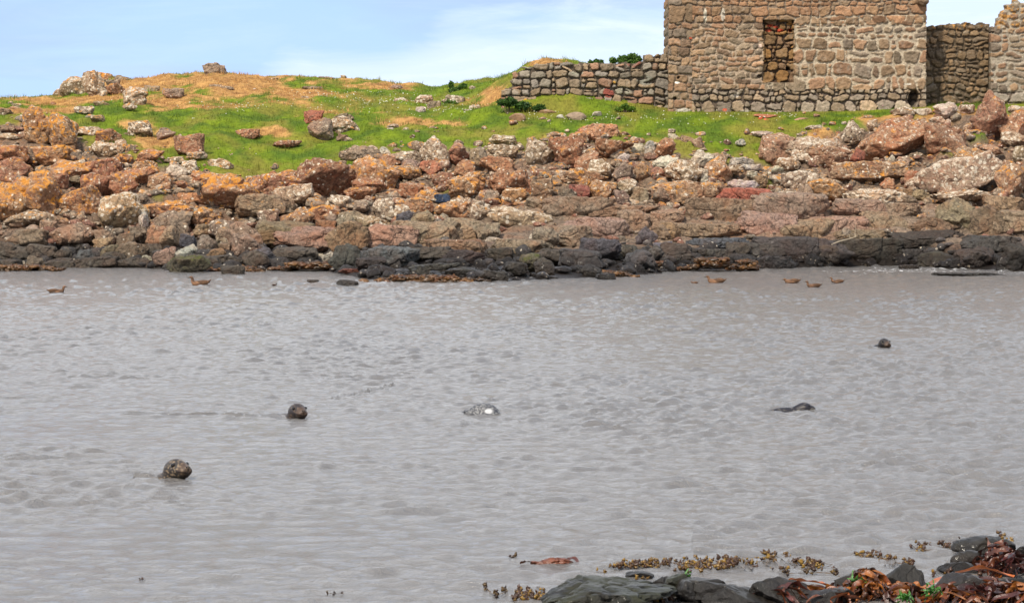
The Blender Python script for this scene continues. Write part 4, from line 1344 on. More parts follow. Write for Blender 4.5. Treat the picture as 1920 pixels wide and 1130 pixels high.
def blade(name, pts, w, seed, c, label, cat='kelp'):
    rs = np.random.RandomState(seed)
    P = [water_pt(a, b, z) for a, b, z in pts]
    o0 = P[0].copy()
    V, Fc = ribbon([p - o0 for p in P], w, rs, twist=0.25, ruffle=0.12)
    o = mesh_np(name, V, Fc, KELP, np.tile(np.array(c), (len(V), 1)), loc=tuple(o0))
    tag(o, label, cat)


blade('kelp_frond', [(1474, 1104, .05), (1500, 1106, .08), (1535, 1110, .08), (1562, 1114, .05)], 0.11, 3, (0.34, 0.085, 0.012), 'broad flat red-brown kelp blade lying between the dark rocks')

_rs2 = np.random.RandomState(3)
V_, F_ = ico(4)
P_ = V_ * np.array([.15, .06, .042]) * (1 + .35 * fbm(V_ * np.array([2.2, 1, 1]) * 1.6, 4))[:, None]
P_[:, 2] += .012 + .012 * np.sin(P_[:, 0] * 14)
_o = mesh_np('kelp_frond', P_, F_, KELP, np.tile([[0.13, 0.035, 0.012]], (len(P_), 1)), loc=tuple(water_pt(1034, 1057)))
tag(_o, 'rolled dark red-brown kelp frond floating by itself on the water', 'kelp')
blade('kelp_frond', [(1060, 1055, .0), (1068, 1053, .03), (1078, 1053, .035), (1084, 1056, .0)], 0.05, 5, (0.07, 0.02, 0.01), 'small curled kelp tip beside the lone floating frond')
blade('kelp_frond', [(1712, 1120, .02), (1770, 1108, .12), (1840, 1098, .16), (1900, 1104, .10)], 0.10, 6, (0.40, 0.10, 0.015), 'long orange kelp strap arching over the purple-red kelp mound')
blade('kelp_frond', [(1852, 1030, .10), (1860, 1050, .14), (1866, 1072, .05), (1870, 1082, .0)], 0.16, 7, (0.33, 0.09, 0.02), 'flat orange-brown kelp blade hanging down the dark red kelp')
blade('kelp_frond', [(975, 1056, .0), (985, 1056, .015), (998, 1057, .02), (1012, 1058, .0)], 0.06, 8, (0.08, 0.028, 0.012), 'ragged brown kelp end trailing left of the lone floating frond')


def wrack(px, py, w, h, n, seed, label, dark=False, name='floating_seaweed', size=1.0, zl=0.035):
    """floating tufts of bladder wrack: short forked lobes standing out of the water"""
    rs = np.random.RandomState(seed)
    c = water_pt(px, py)
    Y1, Y0 = float(wY(py - h / 2)), float(wY(py + h / 2))
    wm = w * c[1] / F
    Vs, Fs, Cs = [], [], []
    V0, F0 = ico(1)
    off = 0
    tufts = [(x_, rs.uniform(-.5, .5)) for x_ in np.linspace(-.5, .5, max(3, n // 22))]
    for i in range(int(n * 0.48)):
        tx, ty = tufts[rs.randint(len(tufts))]
        x = np.clip(tx + rs.normal() * .05, -.55, .55) * wm
        y = np.clip(ty + rs.normal() * .22, -.55, .55) * (Y1 - Y0)
        if n > 60 and perlin(np.array([[x * 5, y * 2.2, seed * 3.3]]))[0] < -0.02:
            continue
        r = rs.uniform(.005, .013) * size
        sh = np.array([r * rs.uniform(.7, 1.6), r * rs.uniform(.5, 1.0), r * rs.uniform(.8, 1.8)])
        a = rs.normal() * .7
        P = V0 * sh * (1 + .45 * rs.normal(size=(len(V0), 1)))
        P = np.stack([P[:, 0] * math.cos(a) + P[:, 2] * math.sin(a), P[:, 1], -P[:, 0] * math.sin(a) + P[:, 2] * math.cos(a)], 1)
        P += np.array([x, y, rs.uniform(0.0, zl) * size])
        Vs.append(P)
        Fs.append(F0 + off)
        off += len(P)
        k = [(0.13, 0.07, 0.014), (0.08, 0.04, 0.014), (0.045, 0.022, 0.012), (0.21, 0.12, 0.018), (0.065, 0.03, 0.016)][rs.randint(5)]
        k = np.array(k) * (0.5 if dark else 1)
        Cs.append(np.tile(k, (len(P), 1)))
    tp = [np.array([t_[0] * wm, t_[1] * (Y1 - Y0), 0.008]) for t_ in tufts]
    for p_, q_ in zip(tp[:-1], tp[1:]):
        mid_ = (p_ + q_) / 2 + rs.normal(size=3) * np.array([.03, .05, 0])
        V, Fq = ribbon([p_, mid_, q_], 0.014, rs, .4, .3)
        Fq = np.concatenate([Fq[:, [0, 1, 2]], Fq[:, [0, 2, 3]]])
        Vs.append(V)
        Fs.append(Fq + off)
        off += len(V)
        Cs.append(np.tile([0.08, 0.045, 0.015], (len(V), 1)))
    o = mesh_np(name, np.concatenate(Vs), np.concatenate(Fs), WRACK, np.concatenate(Cs), loc=(float((px - 960) / F * c[1]), float(c[1]), 0.0))
    tag(o, label, 'seaweed')


def wr(x, y, w, h, *a, **k):
    px, py = C7(x, y)
    wrack(px, py, w / 1.882, h / 1.882, *a, **k)


wr(565, 147, 210, 22, 420, 1, 'golden-brown floating wrack, first long raft right of the lone kelp frond')
wr(830, 148, 270, 40, 520, 2, 'long loose raft of yellow-brown wrack above the twin-peaked dark rocks')
wr(1000, 128, 200, 30, 200, 12, 'sparse wrack sprigs bridging the two densest floating rafts')
wr(1110, 142, 230, 48, 560, 3, 'dense brown wrack raft tapering off above the broad red-brown kelp blade')
wr(1405, 122, 150, 26, 260, 4, 'small upper wrack patch floating beyond the shiny black rocks')
wr(1480, 147, 100, 18, 160, 5, 'small brown wrack patch floating just past the shiny black rocks')
wr(1595, 88, 140, 24, 300, 6, 'wrack raft reaching towards the tall dark rock at the far right')
wr(1690, 84, 70, 40, 220, 7, 'dark wrack clump clinging to the left face of the tall dark rock', dark=True)
wr(1180, 192, 170, 30, 60, 8, 'few scattered dark wrack sprigs behind the broad red-brown kelp blade', dark=True)
wr(175, 250, 110, 44, 320, 9, 'brown wrack fringe at the left tip of the long green-filmed rock')
wr(55, 242, 70, 36, 50, 10, 'sparse dark wrack specks left of the long green-filmed rock', dark=True)
wr(690, 258, 140, 30, 300, 11, 'golden wrack growing at the foot of the twin-peaked dark rocks', size=1.2)
wr(575, 200, 40, 8, 24, 13, 'tiny row of wrack bladders just behind the long green-filmed rock')
wr(1690, 182, 160, 12, 90, 14, 'thin line of reddish wrack between the low slate rock and the broad dark rock')
wr(430, 172, 24, 12, 10, 15, 'two upright yellow wrack bladders floating alone')
wr(115, 122, 20, 6, 8, 16, 'speck of floating weed just left of the lone kelp frond', dark=True)
wrack(264, 1087, 10, 4, 8, 17, 'single tiny brown weed speck floating in the lower left of the bay', size=.6)
wrack(625, 1115, 26, 10, 16, 18, 'few upright dark weed stalks poking from the water at the bottom edge', dark=True, zl=0.03, size=.6)
wrack(1884, 1009, 16, 14, 60, 19, 'golden wrack tuft on top of the rock at the right edge', size=1.0, zl=0.05)
# brown weed beds along the far waterline
for q, (px, py, w, h, lab) in enumerate([(795, 524, 150, 12, 'brown wrack mat on the low rocks at the tip of the far shore'), (1200, 500, 130, 18, 'orange-brown wrack heap between grey rocks of the far shore'),
                                         (1335, 491, 70, 12, 'brown wrack hanging beside the black ledge on the far waterline'), (1150, 515, 60, 10, 'brown wrack clump at the water below the grey rocks'),
                                         (590, 497, 120, 8, 'thin brown wrack fringe by the pale olive stones at the waterline'), (40, 502, 120, 8, 'rusty wrack fringe along the far waterline at the left edge'),
                                         (900, 521, 60, 8, 'small brown wrack patch just right of the shore tip'), (1400, 496, 30, 14, 'wrack strands hanging off the tilted slate-topped ledge'),
                                         (440, 505, 90, 8, 'patchy brown wrack by the green-filmed rock on the far shore')]):
    rs = np.random.RandomState(60 + q)
    n = int(w * h * 0.55)
    Yc = float(wY(max(py, 505))) - 1.3
    s = Yc / F
    Vs, Fs, Cs = [], [], []
    off = 0
    V0, F0 = ico(1)
    for i in range(n):
        x, y = rs.normal() * w * .24, rs.uniform(-.5, .5) * h
        zz = max(0.0, float(zof(py + y, Yc))) * (1 if abs(x) < w * .4 else .5)
        r = rs.uniform(.04, .10)
        P = V0 * np.array([r * rs.uniform(1, 2.4), r, r * rs.uniform(.3, .8)]) + np.array([x * s, rs.uniform(-.6, .5) - 0.3, zz])
        P += 0.02 * rs.normal(size=P.shape)
        Vs.append(P); Fs.append(F0 + off); off += len(P)
        k = np.array([(0.085, 0.042, 0.014), (0.14, 0.065, 0.018), (0.05, 0.028, 0.012), (0.10, 0.04, 0.012)][rs.randint(4)])
        Cs.append(np.tile(k, (len(P), 1)))
    o = mesh_np('wrack_mat', np.concatenate(Vs), np.concatenate(Fs), WRACK, np.concatenate(Cs), loc=((px - 960) / F * Yc, Yc, 0))
    tag(o, lab, 'seaweed')


# bright green sea lettuce bits
for q, (x, y, w, h, z, lab) in enumerate([(1340, 208, 44, 18, .14, 'bright green sea lettuce on the left shiny black rock'), (1590, 236, 40, 30, .12, 'bright green sea lettuce on the broad dark rock'),
                                          (726, 200, 14, 26, .14, 'green sea lettuce in the cleft of the twin-peaked rock'), (1500, 262, 30, 20, .1, 'small dark green sea lettuce scrap in the kelp straps')]):
    px, py = C7(x, y)
    rs = np.random.RandomState(80 + q)
    Yc = float(wY(py + 26))
    c = np.array(at(px, py, Yc - 0.16))
    Vs, Fs = [], []
    off = 0
    for i in range(26):
        p = rs.normal(size=3) * np.array([w / 1.882 * .3, w / 1.882 * .2, h / 1.882 * .16]) * Yc / F
        V, Fc = ribbon([p, p + rs.normal(size=3) * .02, p + rs.normal(size=3) * .035], 0.02, rs, 1.0, .4)
        Vs.append(V); Fs.append(Fc + off); off += len(V)
    o = mesh_np('sea_lettuce', np.concatenate(Vs), np.concatenate(Fs), KELP, np.tile([[0.045, 0.15, 0.018]], (off, 1)), loc=tuple(c))
    tag(o, lab, 'seaweed')


# ------------------------------------------------------------------ seals
def ell_sdf(P, c, r):
    q = (P - np.array(c)) / np.array(r)
    k = np.linalg.norm(q, axis=1)
    return (k - 1) * min(r)


def smin(a, b, k=0.03):
    h = np.clip(0.5 + 0.5 * (b - a) / k, 0, 1)
    return b * (1 - h) + a * h - k * h * (1 - h)


def star_body(level, sdf, rmax=0.8):
    D, Fc = ico(level)
    lo = np.zeros(len(D))
    hi = np.full(len(D), rmax)
    # outermost crossing by stepping, then bisection
    t = np.full(len(D), rmax)
    out = np.ones(len(D), bool)
    for r in np.linspace(rmax, 0.01, 90):
        s = sdf(D * r)
        hit = out & (s < 0)
        t[hit] = r
        out &= ~hit
    lo, hi = t.copy(), t + rmax / 90
    for _ in range(8):
        mid = (lo + hi) / 2
        s = sdf(D * mid[:, None])
        lo = np.where(s < 0, mid, lo)
        hi = np.where(s < 0, hi, mid)
    return D * lo[:, None], Fc


def rot(P, yaw, pitch, roll=0.0):
    cr, sr = math.cos(roll), math.sin(roll)
    P = P @ np.array([[1, 0, 0], [0, cr, -sr], [0, sr, cr]]).T
    cp, sp = math.cos(pitch), math.sin(pitch)
    P = P @ np.array([[cp, 0, -sp], [0, 1, 0], [sp, 0, cp]]).T
    cy, sy = math.cos(yaw), math.sin(yaw)
    return P @ np.array([[cy, -sy, 0], [sy, cy, 0], [0, 0, 1]]).T


def seal(key, yaw, pitch, zc, label, base, spot, scale=1.0, body=True, spotw=0.5, seed=0, blaze=None, neck=(-.17, 0, -.12)):
    px, py = SEALS[key]
    Y = float(wY(py))

    def sdf(P):
        d = ell_sdf(P, (0, 0, 0), (.118, .098, .092))
        d = smin(d, ell_sdf(P, (.085, 0, -.02), (.085, .066, .058)), .04)
        d = smin(d, ell_sdf(P, (.135, .028, -.038), (.045, .036, .034)), .02)
        d = smin(d, ell_sdf(P, (.135, -.028, -.038), (.045, .036, .034)), .02)
        d = smin(d, ell_sdf(P, (.160, 0, -.014), (.030, .028, .022)), .015)
        d = smin(d, ell_sdf(P, (.10, 0, -.072), (.06, .04, .026)), .02)
        if body:
            d = smin(d, ell_sdf(P, neck, (.19, .125, .12)), .06)
            d = smin(d, ell_sdf(P, (neck[0] - .22, 0, neck[2] - .09), (.30, .19, .15)), .08)
        for s in (-1, 1):   # eye sockets
            d = -smin(-d, ell_sdf(P, (.072, s * .082, .032), (.020, .020, .018)), .012)
        return d
    P, Fc = star_body(5, sdf, 0.75)
    n1 = fbm(P * 44 + seed, 3)
    n2_ = fbm(P * 55 + seed + 9, 2)
    k = sstep(0.12, 0.38, n1 + 0.4 * n2_ + (spotw - 0.5))[:, None]
    c = np.array(base) * (1 - k) + np.array(spot) * k
    # muzzle warm brown, underside pale or dark, nostril pits and mouth line
    mz = sstep(.10, .15, P[:, 0])[:, None] * 0.6
    c = c * (1 - mz) + np.array([0.085, 0.050, 0.030]) * mz
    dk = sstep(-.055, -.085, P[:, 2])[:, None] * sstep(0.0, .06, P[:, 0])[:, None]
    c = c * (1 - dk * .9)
    mouth = np.exp(-((P[:, 2] + .066 - .015 * np.abs(P[:, 1]) / .04) / .006) ** 2) * sstep(.07, .1, P[:, 0])
    c = c * (1 - .9 * mouth[:, None])
    cleft = np.exp(-(P[:, 1] / .005) ** 2) * sstep(.16, .17, P[:, 0]) * sstep(-.01, -.03, P[:, 2])
    c = c * (1 - .85 * cleft[:, None])
    ring = np.zeros(len(P))
    for s in (-1, 1):
        ring = np.maximum(ring, np.exp(-(np.linalg.norm(P - np.array([.08, s * .082, .032]), axis=1) / .022) ** 2))
    c = c * (1 - .7 * ring[:, None])
    if blaze:
        q = np.linalg.norm((P - np.array(blaze[0])) / np.array(blaze[1]), axis=1)
        kk = sstep(1.1, .7, q)[:, None]
        c = c * (1 - kk) + np.array([0.9, 0.9, 0.88]) * kk
    R = lambda Q: rot(np.asarray(Q, float) * scale, yaw, pitch)
    loc = ((px - 960) / F * Y, Y, zc)
    o = mesh_np('seal', R(P), Fc, FUR, c, loc=loc)
    tag(o, label, 'seal')
    for s in (-1, 1):
        V, f = ico(2)
        mesh_np('eye', R(V * .0165 + np.array([.073, s * .076, .032])), f, GLOSS, np.tile([[.008, .006, .005]], (len(V), 1)), parent=o)
        mesh_np('nostril', R(V * np.array([.006, .0065, .010]) + np.array([.1865, s * .013, -.008])), f, GLOSS, np.tile([[.004, .004, .004]], (len(V), 1)), parent=o)
    return o


seal('a', math.radians(-48), math.radians(13), 0.10, 'nearest spotted brown seal with its head raised, low in the left of the bay', (0.032, 0.027, 0.024), (0.22, 0.16, 0.10), 1.30, seed=3, spotw=.42)
seal('b', math.radians(-62), math.radians(8), 0.09, 'dark seal facing the shore with a brown muzzle and a wake trailing behind', (0.028, 0.023, 0.023), (0.11, 0.075, 0.05), 1.25, seed=8, spotw=.40)
seal('e', math.radians(-70), math.radians(4), 0.08, 'small black seal head farthest out, below the far black rocks', (0.016, 0.015, 0.018), (0.09, 0.07, 0.04), 1.1, seed=5, spotw=.32)


def seal_back(key, L, R_, Hh, yaw, label, base, spot, seed, blaze=None, headend=1, spotw=.5, hz=-.02):
    """a seal lying low in the water: head and rounded back showing, one continuous body"""
    px, py = SEALS[key]
    Y = float(wY(py))

    def sdf(P):
        d = ell_sdf(P, (0, 0, -.06), (L * .5, R_, Hh + .06))
        d = smin(d, ell_sdf(P, (L * .42 * headend, 0, hz), (.12, .095, .085)), .04)
        d = smin(d, ell_sdf(P, (L * .42 * headend + .11 * headend, 0, hz - .01), (.06, .055, .045)), .03)
        d = smin(d, ell_sdf(P, (-L * .45 * headend, 0, -.16), (L * .45, R_ * .8, .12)), .07)
        return d
    P, Fc = star_body(5, sdf, 1.0)
    n1 = fbm(P * 42 + seed, 3)
    k = sstep(0.05, 0.35, n1 + 0.4 * fbm(P * 60 + seed, 2) + (spotw - 0.5))[:, None]
    c = np.array(base) * (1 - k) + np.array(spot) * k
    if blaze:
        q = np.linalg.norm((P - np.array(blaze[0])) / np.array(blaze[1]), axis=1)
        kk = sstep(1.1, .75, q + .2 * n1)[:, None]
        c = c * (1 - kk) + np.array([0.45, 0.45, 0.45]) * kk
    loc = ((px - 960) / F * Y, Y, 0.0)
    o = mesh_np('seal', rot(P, yaw, 0), Fc, FUR, c, loc=loc)
    tag(o, label, 'seal')
    V, f = ico(2)
    hx = L * .42 * headend
    for s in (-1, 1):
        mesh_np('eye', rot(V * .013 + np.array([hx + .06 * headend, s * .080, hz + .042]), yaw, 0), f, GLOSS, np.tile([[.008, .006, .005]], (len(V), 1)), parent=o)


seal_back('c', 0.50, .15, .155, math.radians(172), 'pale grey speckled seal showing its back with a bright white patch', (0.040, 0.042, 0.050), (0.22, 0.22, 0.215), 4, blaze=((-.09, .13, .045), (.06, .08, .036)), spotw=.55)
seal_back('d', 0.62, .12, .055, math.radians(8), 'dark seal lying very low in the water on the right of the bay', (0.016, 0.015, 0.020), (0.16, 0.14, 0.11), 6, spotw=.26, hz=.035)


# ------------------------------------------------------------------ ducks
def loft(cs, n=14):
    """cs: list of (centre xyz, half width y, half height, tilt dir) rings along a spine"""
    rings = []
    for i, (c, ry, rz) in enumerate(cs):
        c = np.array(c, float)
        a_ = np.array(cs[max(i - 1, 0)][0], float)
        b_ = np.array(cs[min(i + 1, len(cs) - 1)][0], float)
        T = b_ - a_
        T /= np.linalg.norm(T) + 1e-9
        S = np.array([0, 1.0, 0])
        U = np.cross(T, S)
        U /= np.linalg.norm(U) + 1e-9
        a = np.arange(n) / n * 2 * math.pi
        rings.append(c + np.cos(a)[:, None] * S * ry + np.sin(a)[:, None] * U * rz)
    V = np.concatenate(rings + [np.array([cs[0][0]]), np.array([cs[-1][0]])])
    Fq = []
    m = len(cs)
    for i in range(m - 1):
        for j in range(n):
            Fq.append((i * n + j, i * n + (j + 1) % n, (i + 1) * n + (j + 1) % n, (i + 1) * n + j))
    for j in range(n):
        Fq.append((m * n, (j + 1) % n, j, j))
        Fq.append((m * n + 1, (m - 1) * n + j, (m - 1) * n + (j + 1) % n, (m - 1) * n + (j + 1) % n))
    return V, Fq


def duck(px, py, yaw, sc, label, seed, neck=1.0, tailup=0.03, tone=1.0):
    Y = float(wY(py))
    nk = neck
    cs = [((-.30, 0, .085 + tailup), .015, .006), ((-.25, 0, .075 + tailup * .6), .045, .022), ((-.17, 0, .05), .085, .055), ((-.06, 0, .035), .115, .085), ((.06, 0, .03), .118, .088),
          ((.15, 0, .035), .10, .08), ((.205, 0, .06), .072, .062), ((.228, 0, .06 + .05 * nk), .045, .046), ((.232, 0, .06 + .09 * nk), .036, .038), ((.238, 0, .06 + .125 * nk), .040, .042),
          ((.262, 0, .06 + .155 * nk), .041, .038), ((.295, 0, .06 + .15 * nk), .030, .026), ((.325, 0, .06 + .138 * nk), .019, .014), ((.36, 0, .06 + .128 * nk), .015, .008), ((.37, 0, .06 + .126 * nk), .006, .004)]
    V, Fq = loft(cs)
    me = bpy.data.meshes.new('duck')
    V = rot(V * sc, yaw, 0)
    me.from_pydata([tuple(v) for v in V], [], [tuple(dict.fromkeys(f)) for f in Fq])
    for p in me.polygons:
        p.use_smooth = True
    rs = np.random.RandomState(seed)
    n = fbm(V * 40 + seed, 3)
    k = sstep(-.2, .3, n)[:, None]
    c = (np.array([0.060, 0.032, 0.018]) * (1 - k) + np.array([0.23, 0.115, 0.055]) * k) * tone
    nb = len(cs)
    ringi = np.minimum(np.arange(len(V)) // 14, nb - 1)
    c[ringi >= 12] = (0.07, 0.065, 0.055)
    c[ringi <= 1] *= 0.5
    ca = me.color_attributes.new('Col', 'FLOAT_COLOR', 'POINT')
    c4 = np.ones((len(V), 4), dtype=np.float32)
    c4[:, :3] = c
    ca.data.foreach_set('color', c4.ravel())
    me.materials.append(FEATHER)
    o = bpy.data.objects.new('duck', me)
    COL.objects.link(o)
    o.location = ((px - 960) / F * Y, Y, 0.0)
    tag(o, label, 'duck')
    sub = o.modifiers.new('sub', 'SUBSURF')
    sub.levels = sub.render_levels = 1
    # folded wings
    for s in (-1, 1):
        W0, wf = ico(3)
        w = W0 * np.array([.17, .018, .055])
        w[:, 1] += s * (.098 - .3 * (w[:, 0] / .17) ** 2 * .12)
        w[:, 0] -= .07
        w[:, 2] += .075 + .02 * (-w[:, 0])
        kk = sstep(-.2, .3, fbm(W0 * 5 + seed, 3))[:, None]
        mesh_np('wing', rot(w * sc, yaw, 0), wf, FEATHER, (np.array([0.05, 0.028, 0.016]) * (1 - kk) + np.array([0.17, 0.085, 0.04]) * kk) * tone, parent=o)
        E, ef = ico(1)
        mesh_np('eye', rot((E * .006 + np.array([.275, s * .036, .06 + .16 * nk])) * sc, yaw, 0), ef, GLOSS, np.tile([[.01, .008, .006]], (len(E), 1)), parent=o)
    return o


duck(104, 549, 0.15, 0.93, 'small brown duck swimming to the right near the left edge of the bay', 1, .9)
duck(376, 534, math.pi - .15, 1.15, 'brown duck swimming left with a raised dark tail, below the green-filmed rock', 2, 1.0, tailup=.07)
duck(1344, 530, math.pi - .1, 1.1, 'rust-brown duck by itself, leftmost of the group under the right cliff', 3, .8)
duck(1486, 530, math.pi + .2, 1.0, 'bulky rust-brown duck with its head tucked down near the right cliff', 4, .35)
duck(1527, 538, math.pi - .1, .85, 'low dark brown duck nearest the viewer in the group of ducks', 5, .9, tone=.75)
duck(1571, 530, math.pi, .8, 'small brown duck at the right end of the group of ducks', 6, .9)
duck(1303, 531, math.pi, .42, 'tiny brown duckling left of the rust-brown duck', 7, .6)
duck(514, 535, .5, .30, 'tiny dark duckling alone in the water below the shore', 8, 1.2, tone=.4)


# ------------------------------------------------------------------ driftwood, post, fallen bricks
def rod(name, a, b, r, colr, label, cat, side=(), mat=WOOD):
    a, b = np.array(a, float), np.array(b, float)
    rs = np.random.RandomState(5)

    def tube(p, q, r0, r1, k=8, sides=8):
        T = (q - p) / np.linalg.norm(q - p)
        S = np.cross(T, [0.1, 1, 0.2]); S /= np.linalg.norm(S)
        U = np.cross(T, S)
        ang = np.arange(sides) / sides * 6.283
        V = []
        for i in range(k):
            t = i / (k - 1)
            c = p + (q - p) * t + (S * math.sin(t * 6) + U * math.cos(t * 5)) * r0 * .5
            V.append(c + (np.cos(ang)[:, None] * S + np.sin(ang)[:, None] * U) * (r0 * (1 - t) + r1 * t))
        f = [[i * sides + j, i * sides + (j + 1) % sides, (i + 1) * sides + (j + 1) % sides, (i + 1) * sides + j] for i in range(k - 1) for j in range(sides)]
        for e in (0, k - 1):
            for j in range(1, sides - 2, 2):
                f.append([e * sides, e * sides + j, e * sides + j + 1, e * sides + j + 2])
        return np.concatenate(V), np.array(f)
    Vs, Fs = [], []
    V, f = tube(a, b, r, r * .6)
    Vs.append(V); Fs.append(f)
    for (t, d, l) in side:
        p = a + (b - a) * t
        V, f2 = tube(p, p + np.array(d) * l, r * .5, r * .2, 5)
        Fs.append(f2 + sum(map(len, Vs)))
        Vs.append(V)
    V = np.concatenate(Vs) - a
    o = mesh_np(name, V, np.concatenate(Fs), mat, np.tile(np.array(colr), (len(V), 1)), loc=tuple(a))
    tag(o, label, cat)


rod('driftwood_branch', at(1559, 458, 106.5), at(1606, 443, 107.5), 0.028, (0.36, 0.29, 0.2), 'pale driftwood branch leaning across the black rocks below the right cliff', 'driftwood', side=[(.95, (0, 0, 1), .45), (.75, (-.3, 0, .9), .15)])
rod('iron_post', at(374, 366, 112.0), at(374, 344, 112.0), 0.07, (0.05, 0.035, 0.025), 'short rusty dark iron post standing among the lichened boulders', 'post')
for q, (px, py, w, h, c, lab) in enumerate([(1437, 218, 36, 7, (0.36, 0.14, 0.08), 'heap-like flat slab of reddish brick rubble lying on turf before the front wall'), (1425, 223, 8, 5, (0.5, 0.11, 0.05), 'small bright red brick beside the reddish slab before the front wall'),
                                            (1436, 225, 8, 5, (0.55, 0.13, 0.06), 'orange-red brick lying lowest beneath the reddish slab'), (1505, 224, 22, 7, (0.36, 0.2, 0.13), 'flat tan stone on the turf before the cream-mortared wall'),
                                            (968, 222, 24, 14, (0.27, 0.16, 0.09), 'brown square-cut stone block on turf in front of the dark bush'), (1080, 222, 28, 14, (0.26, 0.19, 0.13), 'flat-topped brown stone block in the grass before the garden wall'),
                                            (1118, 214, 16, 10, (0.34, 0.29, 0.22), 'pale stone at the foot of the garden wall near the orange lichen'), (1052, 220, 12, 6, (0.45, 0.42, 0.34), 'small white stone on turf left of the flat-topped block'),
                                            (1028, 210, 26, 7, (0.28, 0.17, 0.09), 'thin brown slab leaning in the grass under the garden wall')]):
    Yb = ground_Y(px, py + h * .4)
    o = stone_piece('fallen_stone', px, py, w * 1.05, h * 1.2, Yb, 40 + q, c, dep=max(.35, w * Yb / F * .7))
    tag(o, lab, 'stone')


# ------------------------------------------------------------------ labels of the rocks
MARKS = [(95, 240, 'the heart-shaped orange boulder'), (160, 165, 'the pale hilltop crag'), (402, 132, 'the summit rock'), (612, 235, 'the meadow trio'), (828, 372, 'the dark blue rock'),
         (860, 168, 'the round dark bush'), (1065, 285, 'the brown boulder pair'), (1290, 358, 'the long orange-streaked slab'), (1605, 298, 'the pointed red rock'), (1668, 262, 'the huge domed boulder'),
         (350, 495, 'the green-filmed rock'), (616, 486, 'the pale olive stone'), (1450, 460, 'the right cliff'), (1580, 450, 'the driftwood branch'), (374, 355, 'the iron post'),
         (590, 340, 'the long domed red boulder'), (1850, 240, 'the tall split boulder'), (1200, 500, 'the orange-brown wrack'), (630, 450, 'the pyramid-shaped rock'), (100, 370, 'the big lichened boulder'),
         (1000, 200, 'the garden wall'), (1350, 210, 'the front wall'), (1840, 340, 'the great white-crusted slab')]
SPECIAL = {}


def special(x, y, words):
    best = min((r for r in rock_records if not r['fg']), key=lambda r: math.hypot(r['px'] - x, r['py'] - y))
    best['label'] = words


special(68, 240, 'left half of the heart-shaped orange-lichened boulder on the left shore')
special(120, 249, 'right half of the heart-shaped orange-lichened boulder, split by a dark crack')
special(161, 161, 'big pale lichen-crusted crag on the hilltop at the left')
special(402, 132, 'square summit rock standing on the skyline of the dry hill')
special(587, 225, 'clean brick-red boulder of the trio on the grass')
special(607, 246, 'grey cracked boulder of the trio, below the brick-red one')
special(643, 235, 'white-crusted boulder of the trio on the grass')
special(826, 371, 'dark blue rock wedged among the lichened boulders')
special(1606, 296, 'small pointed brick-red rock like a pyramid')
special(1668, 258, 'huge domed red-brown boulder freckled with white lichen')
special(350, 496, 'angular rock with a yellow-green film at the left waterline')
special(617, 485, 'smooth pale olive stone at the waterline')
special(1284, 357, 'long slab streaked with bright orange lichen')
special(591, 334, 'long domed dark red boulder at the lower edge of the meadow')
special(648, 445, 'pyramid-shaped ochre-brown rock above the black waterline')
special(1789, 325, 'great white-crusted slab with an orange-red stain on its end')
special(1853, 226, 'tall split boulder with an orange cap in front of the right building')

fgw = ['long low green-filmed rock at the bottom edge', 'rounded dark rock behind the twin-peaked rock', 'sharp left peak of the twin-peaked green rock', 'broad right peak of the twin-peaked dark rock', 'striped dark rock under orange kelp straps',
       'smooth dark rock left of the broad kelp blade', 'left of the two shiny black rocks, ridged', 'right of the two shiny black rocks, with angular facets', 'broad dark rock with white veins and green lettuce', 'low slate rock awash in the water',
       'tall dark rock at the far right with striped top', 'dark rock under the tall one, half covered in red kelp', 'flat slate-grey rock at the bottom right corner', 'dark rock behind the hanging red kelp', 'barely emerging slate rock beneath the wrack rafts',
       'slate rock behind the tall dark rock at the edge', 'dark rock buried under the orange frilly kelp', 'dark rock buried under the brown kelp heap']
for r, w in zip([r for r in rock_records if r['fg']], fgw):
    r['label'] = w


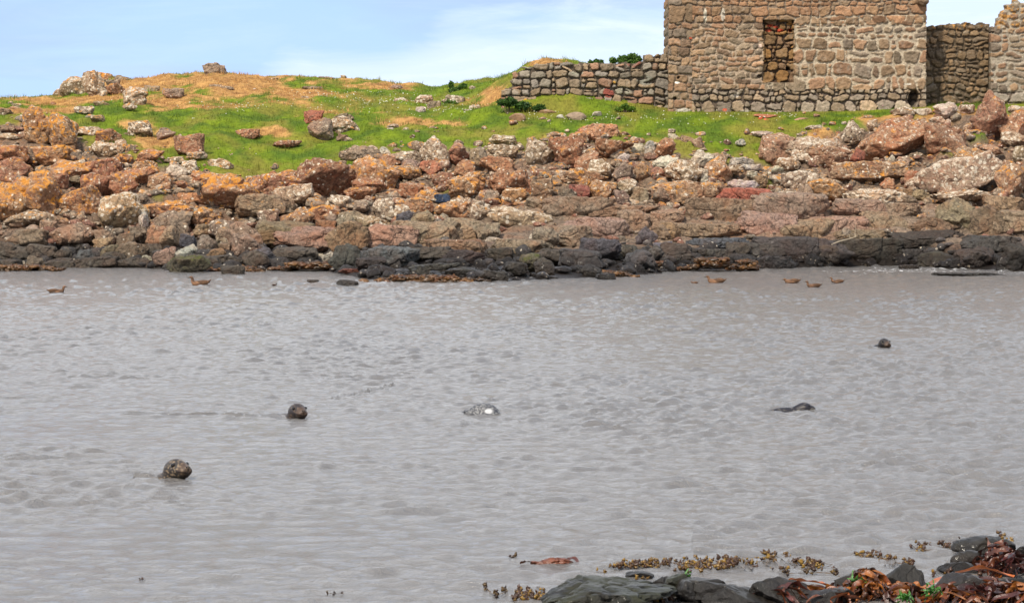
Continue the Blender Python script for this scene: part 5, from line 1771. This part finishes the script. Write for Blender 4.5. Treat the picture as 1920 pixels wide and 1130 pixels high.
def zone(r):
    px, py = r['px'], r['py']
    edge = float(np.interp(px, EDX, EDY))
    if py > float(np.interp(px, WXP, WYP)) - 14:
        return 'at the waterline'
    if py > 440:
        return 'low on the shore'
    if py > 385:
        return 'above the tide band'
    if py < 200 and px < 930:
        return 'on the hillside'
    if py < edge - 6:
        return 'in the grass'
    if py < edge + 22:
        return 'at the grass edge'
    return 'in the belt'


def shape(r):
    a = r['w'] / r['h']
    if r['ledge']:
        return 'ledge' if a < 3 else 'shelf'
    s = r['w'] * r['h']
    if a > 2.3:
        return 'slab'
    if a < 1.05:
        return 'upright rock'
    return 'boulder' if s > 900 else ('rock' if s > 420 else 'stone')


def size(r):
    s = r['w'] * r['h']
    return 'huge' if s > 4500 else ('big' if s > 2400 else ('medium' if s > 1200 else ('small' if s > 350 else 'tiny')))


for r in rock_records:
    if 'label' in r:
        continue
    mx = min(MARKS, key=lambda m: math.hypot((m[0] - r['px']), (m[1] - r['py']) * 1.3))
    dx, dy = r['px'] - mx[0], r['py'] - mx[1]
    if abs(dx) > abs(dy) * 1.1:
        rel = 'right of' if dx > 0 else 'left of'
    else:
        rel = 'below' if dy > 0 else 'above'
    r['base'] = f"{size(r)} {r['word']} {shape(r)} {zone(r)} {rel} {mx[2]}"
groups = {}
for r in rock_records:
    if 'base' in r:
        groups.setdefault(r['base'], []).append(r)
ORD = ['first', 'second', 'third', 'fourth', 'fifth', 'sixth', 'seventh', 'eighth', 'ninth', 'tenth']
for b, rr in groups.items():
    rr.sort(key=lambda r: r['px'])
    n = len(rr)
    for k, r in enumerate(rr):
        if n == 1:
            r['label'] = b
        elif n == 2:
            r['label'] = b + (', the left one' if k == 0 else ', the right one')
        elif n == 3:
            r['label'] = b + [', leftmost', ', middle one', ', rightmost'][k]
        else:
            r['label'] = b + f', {ORD[min(k, 9)]} from left'
for r in rock_records:
    o = r['o']
    if len(r['label'].split()) > 16:
        r['label'] = r['label'].replace(' at the grass edge', ' by grass').replace(' in the grass', ' in grass').replace(' low on the shore', ' low down')
    g = 'wet rocks of the near shore' if r['fg'] else ('bedrock ledges of the far shore' if r['ledge'] else 'boulders of the far shore and meadow')
    tag(o, r['label'].replace('the the', 'the'), 'rock ledge' if r['ledge'] else 'rock', g)
print('rocks', len(rock_records))
